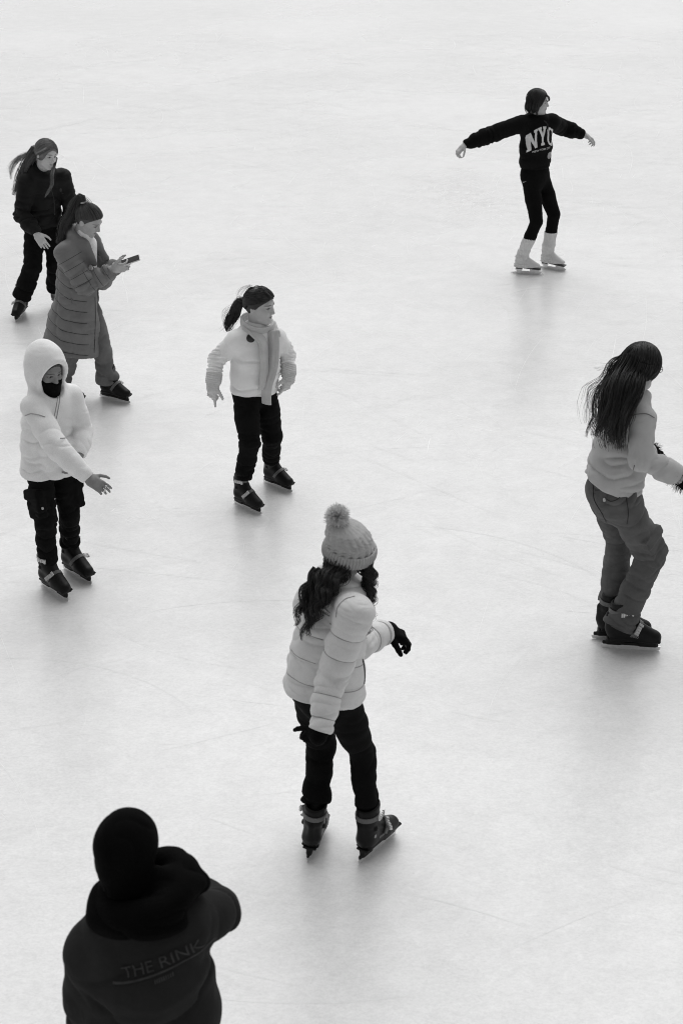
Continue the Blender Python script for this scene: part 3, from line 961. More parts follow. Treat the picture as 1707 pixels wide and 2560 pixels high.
        s.torso(G, [(0, .105, .085, 0), (.35, .085, .07, .0), (.75, .10, .075, 0), (.95, .07, .06, 0)], .05)
        nb = s.neck + unit(head.C - s.neck) * .0
        for i in (0, 1):
            G.add(rc(s.spine(.93), s.sh[i], .05, .042), .03)
            s.arm(G, i, (.042, .038, .034, .032, .024), .03)
            s.leg(G, i, (.075, .065, .048, .045, .036), .04)
            G.add(rc(s.ank[i], np.array(s.skates[i] @ Vector((.07, 0, .10))), .036, .028), .03)
        jaw = head.w(V3(-.022, 0, -.055))
        G.add(rc(jaw, s.neck, .050 * head.s, .056), .03)
        A, Sb = head.prims()
        for pr, k in A: G.add(pr, k)
        for pr, k in Sb: G.sub(pr, k)
        for i, h in enumerate(hands):
            if h is None: continue
            hh = {k: v for k, v in h.items() if k != 'hid'}
            for pr, k in hand_prims(s.wr[i], **hh): G.add(pr, k)
        V, Q = G.mesh(1)
        t = np.full(len(V), skin)
        nearh = np.linalg.norm(V - head.C, axis=1) < .15
        t[nearh] = head.tone(V[nearh], skin, brow)
        t[V[:, 2] < .52] = .008                                   # dark socks
        o = put("body", V, Q, SKIN, s.e, s.base, t)
        if eyes: head.eyes(s.e, s.base)
        return o
    def garment(s, name, V, Q, mat): return put(name, V, Q, mat, s.e, s.base)
    def boot_print(s, side, name, polys, x0, z0, tilt, mat):
        """small print on the outer side of a boot"""
        sy = -1 if side == 0 else 1
        V, Q = [], []
        c, n_ = math.cos(tilt), math.sin(tilt)
        for poly in polys:
            q = []
            for x, y in poly:
                X_, Z_ = x0 + (x * c - y * n_) * -sy, z0 + x * n_ + y * c
                h = RENTAL['bvh'].ray_cast(Vector((X_, sy * .2, Z_)), Vector((0, -sy, 0)))
                yy = h[0].y if h[0] is not None else sy * .045
                q.append(len(V)); V.append((X_, yy + sy * .0015, Z_))
            Q.append(tuple(q))
        sk = [c_ for c_ in s.e.children if c_.name.startswith("skate")][side]
        put_local(name, to_mesh(name, np.array(V), Q, mat, smooth=False), sk)
    def wear_skates(s, M, rental=True):
        for i, mx in enumerate(s.skates):
            o = bpy.data.objects.new("skate", M['boot']); col.objects.link(o)
            o.parent = s.e; o.matrix_local = Matrix.Translation(-Vector(s.base)) @ mx
            put_local("blade", M['blade'], o)
            if rental:
                put_local("blade_holder", M['sole'], o)
                sd = -1 if i == 0 else 1
                for m in M['strap', sd]: put_local("strap", m, o)
                for m in M['buckle', sd]: put_local("buckle", m, o)
            else:
                put_local("sole", M['sole'], o)
                put_local("lace", M['lace'], o)
    def trousers(s, name, mat, r, hem, k=.035, waist=(.16, .12), h=.006, fold=(.008, .010), lam=.05, extra=None, top=.16, hemcut=True, seed=0.0, bottom=None, knee_fold=1.0, bunch=1.0):
        """r: hip, thigh, knee, shin, hem radii; hem: how far from knee to ankle the leg reaches"""
        ends = []
        for i in (0, 1):
            ends.append(s.knee[i] + (s.ank[i] - s.knee[i]) * hem[i])
        lo, hi = s.box([s.pel] + s.hip + s.knee + ends + s.ank, .22)
        G = Field(lo, hi, h)
        for i in (0, 1): s.leg(G, i, r if not isinstance(r, list) else r[i], k, ends[i])
        s.torso(G, [(-.1, waist[0] * .80, waist[1] * .9, 0), (.02, waist[0], waist[1], -.005), (top + .08, waist[0] * .86, waist[1] * .88, 0)], .05)
        if extra: extra(G)
        V, Q = G.mesh(1); N = normals(V, Q)
        segs = s.segs_leg(0) + s.segs_leg(1)
        ft = lambda t: fold[0] * (.35 + .65 * np.abs(t - .45) * 1.6)
        fs = lambda t: fold[1] * (.35 + bunch * t ** 1.5 + .35 * knee_fold * np.exp(-(t / .18) ** 2))
        V = folds(V, N, segs, [ft, fs, ft, fs], lam, 3.0, 11 + seed)
        N = normals(V, Q)
        V = V + N * (.006 * (vnoise(V * 11 + seed) - .5))[:, None]
        o = s.garment(name, V, Q, mat)
        return V, Q, o

    def top(s, name, mat, st, ar, hem, h=.006, fold=.008, lam=.05, tfold=.006, extra=None, quilt=None, cuff=None, shoulder=(.07, .075), k=.035, seed=0.0, hem_n=None, collar=None, finish=None, smooth=1, reach=()):
        """a garment for the upper body; hem: fraction up the spine where it ends"""
        cuff = cuff or [(s.wr[i] - s.el[i]) * .0 + s.wr[i] for i in (0, 1)]
        lo, hi = s.box([s.pel, s.neck] + s.sh + s.el + cuff + list(reach), .26)
        G = Field(lo, hi, h)
        s.torso(G, st, k)
        if extra: extra(G)
        G.cut(s.spine(hem), hem_n if hem_n is not None else -(s.neck - s.pel))
        for i in (0, 1):
            G.add(rc(s.spine(.90), s.sh[i] , shoulder[0], shoulder[1]), .05)
            s.arm(G, i, ar[i] if isinstance(ar, list) else ar, k, cuff[i])
        if collar: collar(G)
        V, Q = G.mesh(smooth); N = normals(V, Q)
        segs = [(s.pel - (s.neck - s.pel) * .6, s.neck, .16)] + s.segs_arm(0) + s.segs_arm(1)
        if quilt:
            lt, at, la, aa = quilt
            dsp = np.zeros(len(V))
            for n, (ss, t, q, u, w) in enumerate(limbs_of(V, segs, .012)):
                L, am = (lt, at) if n == 0 else (la, aa)
                ss = ss + .014 * (vnoise(V * 9 + n) - .5) + (.02 * np.sin((V @ s.sright) * 9) if n == 0 else 0)
                dsp += w * am * (np.abs(np.sin(np.pi * ss / L)) ** .55 - .6)
            V = V + N * dsp[:, None]; N = normals(V, Q)
        fa = lambda t: fold * (.3 + .9 * np.exp(-((t - 1) / .35) ** 2)); fb = lambda t: fold * (.45 + .8 * np.exp(-(t / .3) ** 2) + .4 * t)
        V = folds(V, N, segs, [tfold * np.clip(1.6 - 1.6 * np.clip(((V - segs[0][0]) @ unit(segs[0][1] - segs[0][0])) / np.linalg.norm(segs[0][1] - segs[0][0]) - .55, 0, 1) * 2.2, .12, 1), fa, fb, fa, fb], lam, 3.2, 5 + seed)
        N = normals(V, Q)
        V = V + N * (.009 * (vnoise(V * 8 + seed) - .5) + .004 * (vnoise(V * 22 + seed) - .5))[:, None]
        if finish is not None: V = finish(V, Q)
        o = s.garment(name, V, Q, mat)
        s.topmesh = (V, Q); s.topbvh = bvh_of(V, Q); s.topobj = o
        return o
    def shoot(s, bvh, x, y, off=.003, native=False):
        """where the line of sight through a point of the picture meets a garment"""
        r = unit(ray(*((x, y) if native else s.px(x, y))))
        h = bvh.ray_cast(Vector(CAM), Vector(r))
        if h[0] is None: return None, None
        return np.array(h[0]) + np.array(h[1]) * off, np.array(h[1])
    def seam(s, name, pts, rad, mat, parent, bvh=None, n=24, off=.001):
        """a thin raised seam, cord or edge lying on a garment"""
        bvh = bvh or s.topbvh
        P = spline(np.array([(x, y, 0) for x, y in pts], float), n)
        W = [s.shoot(bvh, x, y, off)[0] for x, y, _ in P]
        keep = []
        for w in W:
            if w is not None and (not keep or np.linalg.norm(w - keep[-1]) < .04): keep.append(w)
        W = np.array(keep)
        if len(W) < 4: return None
        an = np.arange(6) * np.pi / 3
        V, Q = sweep(W, V3(.2, .3, .9), lambda i, f: np.stack([np.cos(an) * rad, np.sin(an) * rad], 1))
        o = bpy.data.objects.new(name, to_mesh(name, V - s.base, Q, mat)); col.objects.link(o); o.parent = parent
        return o
    def decal(s, name, polys, origin, right, up, mat, parent, bvh, off=.0025, seg=.012, thick=0):
        """flat print on cloth: outlines in metres on a plane, laid onto the garment's surface"""
        bm = bmesh.new()
        for poly in polys:
            vs = [bm.verts.new((x, y, 0)) for x, y in poly]
            bm.faces.new(vs)
        bmesh.ops.triangulate(bm, faces=bm.faces[:])
        for _ in range(6):
            ed = [e for e in bm.edges if e.calc_length() > seg]
            if not ed: break
            bmesh.ops.subdivide_edges(bm, edges=ed, cuts=1)
            bmesh.ops.triangulate(bm, faces=bm.faces[:])
        right, up = unit(right), unit(up); n = unit(np.cross(right, up))
        for v in bm.verts:
            w = origin + right * v.co.x + up * v.co.y
            h = bvh.ray_cast(Vector(w + n * .35), Vector(-n))
            q = np.array(h[0]) + n * off if h[0] is not None else w
            v.co = Vector(q - s.base)
        me = bpy.data.meshes.new(name); bm.to_mesh(me); bm.free()
        me.materials.append(mat)
        o = bpy.data.objects.new(name, me); col.objects.link(o); o.parent = parent
        return o
def ring_seams(s, name, obj, c0, c1, levels, mat, rad=.002, rmax=.4, avoid=(), tilt=None, away=.095, n=72, only=None):
    """rows of stitching round a limb or trunk, each lying on the garment"""
    ax = unit(c1 - c0); e1 = unit(np.cross(ax, V3(.31, .93, .2))); e2 = np.cross(ax, e1)
    an = np.arange(5) * 2 * np.pi / 5
    for lv in levels:
        c = c0 + ax * lv
        runs, run = [], []
        for i in range(n + 1):
            t = 2 * math.pi * i / n
            d = e1 * math.cos(t) + e2 * math.sin(t)
            dd = d if tilt is None else unit(d + ax * tilt(d))
            cc = c + (ax * tilt(d) * .18 if tilt is not None else 0)
            h = s.topbvh.ray_cast(Vector(cc + d * rmax), Vector(-d), rmax)
            ok = h[0] is not None
            if ok:
                q = np.array(h[0]) - np.array(h[1]) * rad * .1
                for a, b in avoid:
                    ab = b - a; tt = np.clip(((q - a) @ ab) / (ab @ ab), 0, 1)
                    if np.linalg.norm(q - a - tt * ab) < away: ok = False
                if only is not None and not only(q): ok = False
                if ok and run and np.linalg.norm(q - run[-1]) > .05:
                    runs.append(run); run = []
            if ok: run.append(q)
            elif run: runs.append(run); run = []
        if run: runs.append(run)
        for r_ in runs:
            if len(r_) < 4: continue
            P = np.array(r_)
            V, Q = sweep(P, ax, lambda i, f: np.stack([np.cos(an) * rad, np.sin(an) * rad], 1))
            o = bpy.data.objects.new(name, to_mesh(name, V - s.base, Q, mat)); col.objects.link(o); o.parent = obj
def disc(r, n=20, cx=0.0, cy=0.0, sx=1.0):
    return [(cx + sx * r * math.cos(2 * math.pi * i / n), cy + r * math.sin(2 * math.pi * i / n)) for i in range(n)]
def text_polys(txt, size):
    """outlines of a word in the built-in font, as triangles"""
    cu = bpy.data.curves.new("word", 'FONT'); cu.body = txt; cu.size = size; cu.align_x = 'CENTER'
    cu.resolution_u = 3
    ob = bpy.data.objects.new("word", cu); col.objects.link(ob)
    dg = bpy.context.evaluated_depsgraph_get()
    me = ob.evaluated_get(dg).to_mesh()
    me.calc_loop_triangles()
    out = [[(me.vertices[i].co.x, me.vertices[i].co.y) for i in t.vertices] for t in me.loop_triangles]
    ob.evaluated_get(dg).to_mesh_clear()
    bpy.data.objects.remove(ob); bpy.data.curves.remove(cu)
    return out

# ------------------------------------------------------------------ who stands where
A = Fig('A', "skater in a dark sweatshirt lettered NYC, arms spread wide, white skates and leg warmers", 1.66,
        [dict(heel=(672, 1838), toe=(938, 1850)), dict(heel=(935, 1787), toe=(1152, 1818))], skate_scale=.92)
A.pose((885, 920, 0), (905, 398, .02), (905, 240, .02), [(760, 445, -.06), (1035, 430, .08)], [(480, 545), (1205, 500)],
       [(225, 645, -.10), (1345, 550, .33)], [(870, 1285), (1055, 1280)], -50, -35, armk=(1.02, .95))
B = Fig('B', "long-haired skater in black jacket and trousers leaning forward behind the woman with the phone", 1.58,
        [dict(mid=(225, 2015), yaw=-97, roll=-4), dict(mid=(660, 1930), yaw=-60)])
B.pose((480, 1020, .06), (455, 455, -.06), (505, 235, -.12), [(300, 540, -.13), (680, 490, .02)], [(235, 920), (790, 800)],
       [(405, 1115, -.30), (730, 1120, -.05)], [(365, 1420), (590, 1400)], -58, -65, legk=.86)
C = Fig('C', "woman in a long quilted grey coat and jeans looking down at a phone", 1.54,
        [dict(mid=(470, 2260), yaw=-20), dict(heel=(830, 2190), toe=(1125, 2262))])
C.pose((590, 1090, .02), (610, 500, .0), (690, 295, -.02), [(450, 650, -.13), (715, 570, .15)], [(590, 985), (820, 930)],
       [(945, 825, -.14), (985, 790, .02)], [(600, 1650), (820, 1650)], -18, -20, legk=.965)
D = Fig('D', "skater in a white hoodie, hood up, black neck gaiter, one arm held out", 1.44,
        [dict(heel=(300, 2150), toe=(518, 2292)), dict(heel=(470, 2000), toe=(742, 2160))], skate_scale=.95)
D.pose((350, 1050, .02), (360, 500, .02), (335, 285, .0), [(222, 615, -.12), (540, 530, .09)], [(420, 960, -.28), (655, 840)],
       [(695, 1230, -.32), (620, 1030, -.06)], [(335, 1610), (525, 1570)], -52, -48, armk=(1.15, .85), legk=.97)
E = Fig('E', "child in a white sweatshirt with a ribbed scarf, dark badge and gloves", 1.40,
        [dict(heel=(400, 2150), toe=(662, 2267)), dict(heel=(680, 1952), toe=(950, 2055))], skate_scale=.86)
E.pose((590, 1050, .03), (620, 500, .02), (640, 275, .0), [(412, 612, -.06), (788, 575, .08)], [(235, 790), (905, 740)],
       [(200, 1030, -.12), (918, 955, .04)], [(535, 1490), (725, 1450)], -60, -55, armk=(.78, .72))
F = Fig('F', "skater seen from behind with long dark hair, grey sweatshirt and cargo trousers", 1.74,
        [dict(heel=(225, 2285), toe=(622, 2312)), dict(heel=(165, 2222), toe=(545, 2235))])
F.pose((310, 1160, .0), (455, 450, .05), (500, 225, .05), [(512, 610, -.16), (280, 600, .14)], [(505, 905, -.24), (450, 800)],
       [(785, 1030, -.20), (560, 850, .40)], [(590, 1600), (290, 1600)], 32, 25)
G = Fig('G', "skater seen from behind in a light puffer jacket and a bobble hat", 1.57,
        [dict(heel=(583, 2282), toe=(815, 2082), roll=-3), dict(heel=(283, 2222), toe=(335, 2080), yaw=78, roll=5)])
G.pose((375, 1180, .02), (470, 560, .10), (534, 333, .12), [(555, 730, -.13), (300, 660, .14)], [(430, 1085), (560, 900)],
       [(345, 1450, -.30), (750, 835, .30)], [(600, 1610), (335, 1600)], 42, 50, armk=(1.04, 1))
H = Fig('H', "dark-clothed person with a black balaclava and hooded sweatshirt seen from behind", 1.72,
        [dict(at=(-.42, 3.95, 0), yaw=70), dict(at=(-.76, 4.0, 0), yaw=95)], Y0=3.92)
H.pose((790, 1700, .0), (700, 740, .04), (590, 340, .06), [(1030, 890, .02), (375, 1115, .02)], [(1275, 790, .12), (290, 1600)],
       [(980, 640, .30), (300, 2080, .05)], [(760, 3200), (560, 3200)], 78, 78, armk=(1, 1))

# ------------------------------------------------------------------ cloths
BLACK_FLEECE = fabric("black_fleece", .005, .95, .3, 9, 300, .3, .0, .15, .12)
BLACK_STRETCH = fabric("black_stretch_knit", .004, .9, .3, 8, 500, .15, 0, .1, .1)
BLACK_CLOTH = fabric("black_cloth", .005, .9, .4, 10, 380, .25, 0, .2, .12)
BLACK_NYLON = fabric("black_nylon", .006, .7, .3, 12, 350, .2, 0, .25, .2)
WHITE_FLEECE = fabric("white_fleece", .78, .95, .05, 7, 330, .3, .1, .22, .2, 6.0)
WHITE_JERSEY = fabric("white_jersey", .82, .9, .05, 7, 380, .25, .1, .12)
WHITE_KNIT = fabric("white_knit", .66, .95, .06, 14, 260, .4, .1, .1)
WHITE_PRINT = fabric("white_print", .62, .7, .06, 40, 300, .2, 0, 0)
GREY_PRINT = fabric("grey_print", .30, .7, .1, 40, 300, .2, 0, 0)
FAINT_PRINT = fabric("faint_print", .034, .8, .3, 40, 300, .2, 0, 0)
PALE_NYLON = fabric("pale_padded_nylon", .60, .55, .05, 6, 500, .12, .05, .2, .3, 13.0)
GREY_NYLON = fabric("grey_padded_nylon", .165, .6, .10, 8, 450, .15, .03, .3, .25, 9.0)
DARK_LINING = fabric("dark_coat_lining", .035, .7, .2, 12, 300, .2, .05, .2)
DENIM = fabric("washed_denim", .135, .9, .30, 6, 520, .35, .05, .15)
GREY_SWEAT = fabric("grey_sweatshirt_fleece", .42, .95, .06, 9, 340, .35, .08, .25, .2, 6.0)
CARGO = fabric("grey_cotton_twill", .098, .9, .22, 7, 480, .3, .03, .35, .2, 9.0)
SCARF_KNIT = fabric("grey_scarf_knit", .52, .95, .08, 14, 260, .45, .1, .1)
GLOVE_KNIT = fabric("pale_glove_knit", .58, .95, .08, 14, 240, .45, .1, .1)
BLACK_KNIT = fabric("black_glove_knit", .004, .95, .3, 14, 240, .5, 0, .1, .08)
HAT_KNIT = fabric("grey_hat_knit", .38, .95, .10, 30, 330, .6, .12, .1)
POMPOM = fabric("pale_pompom_yarn", .78, .9, .2, 60, 300, .2, .1, 0)
DARK_HOODIE = fabric("charcoal_hoodie_fleece", .017, .95, .25, 6, 320, .3, .01, .2, .12)
BLACK_HOOD = fabric("black_hood_lining", .002, .95, .3, 9, 300, .3, 0, .2, .06)
WHITE_LEATHER = glossy("white_skate_leather", .62, .4, 0, .06, .1)
DARK_SOLE = glossy("dark_sole", .05, .5)
BUTTON = glossy("dark_button", .02, .3)
BADGE = glossy("black_badge", .012, .12)
SILVER = glossy("silver_ring", .7, .2, .9)
PHONE_BODY = glossy("white_phone_case", .65, .3)
PHONE_GLASS = glossy("black_phone_glass", .004, .3, 0, .1, 0, .12)
THREAD_PALE = fabric("pale_thread", .36, .9, .1)
THREAD_GREY = fabric("grey_thread", .03, .9, .1)
THREAD_COAT = fabric("coat_thread", .05, .9, .1)
THREAD_PUFF = fabric("jacket_thread", .30, .9, .1)
THREAD_MID = fabric("mid_grey_thread", .16, .9, .1)
RENTAL = rental_meshes()
FIGURE = figure_meshes(WHITE_LEATHER, DARK_SOLE)
Z = V3(0, 0, 1)

def ring_collar(s, r0, r1, tilt=0.0, up=.02, gap=None, flatten=1.0):
    """a collar or hood roll round the neck"""
    def f(G):
        c = s.neck + unit(s.headC - s.neck) * up
        ax = unit(s.headC - s.neck)
        b = unit(-s.fwd - ax * np.dot(-s.fwd, ax)); sd = np.cross(ax, b)
        pts = []
        for i in range(17):
            t = 2 * math.pi * i / 16
            pts.append(c + (b * math.cos(t) * flatten + sd * math.sin(t)) * r0 + ax * tilt * math.cos(t))
        for i in range(16):
            t = 2 * math.pi * (i + .5) / 16
            if gap and abs(abs((t + math.pi) % (2 * math.pi) - math.pi) - math.pi) < gap: continue
            rr = r1(t) if callable(r1) else r1
            G.add(rc(pts[i], pts[i + 1], rr, rr), .02)
    return f

# ================================================================== A : NYC sweatshirt
def build_A():
    s = A
    hd = Head(s.headC, -12, 4, 0, .93)
    s.body(hd, [dict(d=(s.wr[0] - s.el[0]) + V3(.05, -.05, -.10), n=V3(.5, .2, -.8), t=V3(.4, -.8, .1), curl=(50, 55, 55, 50), sc=.95),
                dict(d=V3(.75, .25, -.45), n=V3(-.5, -.1, -.8), t=V3(.1, -.9, 0), curl=(30, 40, 48, 50), sc=.95)], .46)
    # leggings
    V, Q, o = s.trousers("leggings", BLACK_STRETCH, (.082, .078, .060, .055, .043), (.8, .8), waist=(.144, .108), fold=(.002, .003), top=.2, h=.0075)
    lb = bvh_of(V, Q)
    p, n = s.shoot(lb, 775, 990)
    if p is not None:
        s.decal("logo", [[(-.020, -.006), (-.010, -.010), (.028, .014), (-.004, 0.0), (-.014, 0.0)]], p, V3(1, 0, 0), Z, WHITE_PRINT, o, lb)
    def extra(G):
        bk = unit(-s.fwd)
        c = s.neck + bk * .10 - Z * .02
        for sg in (1, -1): G.add(rc(c + s.sright * .075 * sg + s.fwd * .06, c + bk * .01, .040, .045), .04)
    cuff = [s.wr[0] - unit(s.wr[0] - s.el[0]) * .005, s.wr[1] - unit(s.wr[1] - s.el[1]) * .005]
    def coll(G):
        extra(G); ring_collar(s, .068, .026, .012, .012)(G)
        for i in (0, 1):
            u = unit(s.wr[i] - s.el[i]); G.add(rc(cuff[i] - u * .11, cuff[i] - u * .045, .052, .054), .02)
    o = s.top("sweatshirt", BLACK_FLEECE, [(.10, .125, .098, 0), (.16, .138, .105, 0), (.24, .165, .125, .0), (.5, .165, .128, .005), (.78, .158, .115, 0), (.93, .10, .085, 0)],
          (.076, .077, .074, .070, .036), .13, fold=.010, tfold=.004, collar=coll, shoulder=(.070, .068), cuff=cuff, h=.0075)
    # letters on the chest
    up = unit(s.neck - s.pel); rt = unit(-s.sright - up * np.dot(-s.sright, up))     # wearer's left is the reader's right
    c0, nn = s.shoot(s.topbvh, 905, 580)
    c0 = s.spine(.735); rt = unit(rt + up * .10); fw = unit(np.cross(rt, up)); c0 = c0 + rt * -.012
    def arch(poly, x0, w, hgt): return [(x0 + x * w, (y - .5) * hgt * (1 + .10 * (1 - ((x0 + x * w) / .17) ** 2)) - .06 * ((x0 + x * w) / .15) ** 2) for x, y in poly]
    Np = [[(0, 0), (.36, 0), (.36, .13), (.28, .13), (.28, .87), (.36, .87), (.36, 1), (0, 1), (0, .87), (.07, .87), (.07, .13), (0, .13)],
          [(.64, 1), (1, 1), (1, .87), (.93, .87), (.93, 0), (.72, 0), (.72, .87), (.64, .87)],
          [(.07, 1), (.33, 1), (.93, 0), (.70, 0)]]
    Yp = [[(0, 1), (.42, 1), (.42, .88), (.36, .88), (.5, .62), (.5, .45), (.39, .42), (.07, .88), (0, .88)],
          [(.58, 1), (1, 1), (1, .88), (.93, .88), (.61, .42), (.5, .45), (.5, .62), (.64, .88), (.58, .88)],
          [(.39, .46), (.61, .46), (.61, .13), (.72, .13), (.72, 0), (.28, 0), (.28, .13), (.39, .13)]]
    Cp = [[(.78, 1), (.95, 1), (.95, .68), (.80, .68), (.74, .82), (.60, .87), (.42, .87), (.30, .78), (.30, .5), (.05, .5), (.05, .80), (.22, .97), (.5, 1), (.7, .97)],
          [(.30, .5), (.30, .22), (.42, .13), (.60, .13), (.76, .2), (.80, .34), (.97, .34), (.97, .08), (.8, .0), (.5, 0), (.22, .03), (.05, .2), (.05, .5)]]
    org = c0 + fw * .12
    for polys, x0 in ((Np, -.142), (Yp, -.044), (Cp, .054)):
        s.decal("letter", [arch(p, x0, .092, .150) for p in polys], org, rt, up, WHITE_PRINT, o, s.topbvh, .003 + .0006 * (x0 > 0), .010)
    s.decal("lettering", [[(x, y - .128 - .03 * (x / .1) ** 2 * .3) for x, y in t] for t in text_polys("NEW YORK CITY", .026)], org, rt, up, WHITE_PRINT, o, s.topbvh, .003, .02)
    s.decal("patch", [disc(.032, 20, .098, -.20)], org, rt, up, GREY_PRINT, o, s.topbvh, .003)
    # leg warmers: ribbed tubes slouching over boot and heel
    for i in (0, 1):
        M = s.skates[i]
        fw_ = unit(np.array(M.to_3x3() @ Vector((1, 0, 0)))); sd_ = unit(np.array(M.to_3x3() @ Vector((0, 1, 0))))
        up_ = unit(s.knee[i] - s.ank[i])
        a = s.ank[i]
        pts = [a + up_ * .215, a + up_ * .13, a + up_ * .05, np.array(M @ Vector((-.060, 0, .150))), np.array(M @ Vector((-.048, 0, .105))), np.array(M @ Vector((-.042, 0, .072)))]
        n = 46; Cc = spline(pts, n)
        rf = np.interp(np.linspace(0, 1, n), [0, .06, .3, .55, .75, .9, 1], [.058, .060, .058, .058, .068, .082, .084])
        rs = np.interp(np.linspace(0, 1, n), [0, .06, .3, .55, .75, .9, 1], [.058, .060, .058, .054, .051, .049, .048])
        m = 96; th = np.arange(m) * 2 * np.pi / m
        V = []
        for j in range(n):
            slouch = .0035 * math.sin(j * .9 + i) * (j > 12) + .003 * math.sin(j * .37 + 2 * i)
            rib = .0022 * np.cos(th * 24)
            fx = (rf[j] + rib + slouch) * np.cos(th) - (.010 if j > 30 else 0) * (np.cos(th) > 0) * 0
            V.append(Cc[j] + fx[:, None] * fw_ + ((rs[j] + rib + slouch) * np.sin(th))[:, None] * sd_)
        V = np.concatenate(V)
        jj, kk = np.meshgrid(np.arange(n - 1), np.arange(m), indexing='ij')
        Qd = np.stack([jj * m + kk, jj * m + (kk + 1) % m, (jj + 1) * m + (kk + 1) % m, (jj + 1) * m + kk], -1).reshape(-1, 4)[:, ::-1]
        s.garment("leg_warmer", V, Qd, WHITE_KNIT)
    s.wear_skates(FIGURE, False)
    # hair: tucked bob, loose lock at the front
    h = Hair(); T = .018
    h.cap(hd, T, .010, .006)
    h.scalp(hd, [(.75, -.1, .75), (.2, 0, 1), (-.5, 0, .8)], [(.15, -.95, -.35), (-.2, -1, -.5), (-.7, -.6, -.6)], 420, T, .011)
    h.scalp(hd, [(.75, .1, .75), (.2, 0, 1), (-.5, 0, .8)], [(.25, .95, -.45), (-.2, 1, -.5), (-.8, .5, -.6)], 200, T, .014)
    for sg in (-1, 1):
        for x, e, L in ((.022, .0, -.085), (.008, -.02, -.105), (-.015, -.03, -.12), (-.05, -.05, -.12), (-.08, -.07, -.10)):
            pts = [hd.w(V3(x, sg * .080, .03)), hd.w(V3(x - .008, sg * .088, -.02)), hd.w(V3((x + e) / 2 - .01, sg * .078, -.07)), hd.w(V3(e - .015, sg * .055, L - .01))]
            h.bundle(pts, (.022, .026, .022, .008), 60, T, .0016, 14, .002, 1.5)
    h.bundle([hd.w(V3(.075, -.035, .085)), hd.w(V3(.105, -.03, .06)), hd.w(V3(.112, -.035, .035)), hd.w(V3(.095, -.05, .02))], (.006, .012, .010, .003), 40, T * 1.4, .0012, 12, core=False)
    h.bundle([hd.w(V3(.02, -.075, -.06)), hd.w(V3(.02, -.07, -.12)), s.neck + s.fwd * .12 - Z * .02, s.neck + s.fwd * .15 - Z * .10], (.010, .008, .006, .003), 24, T * 1.6, .0012, 14, core=False)
    h.put(s.e, s.base)

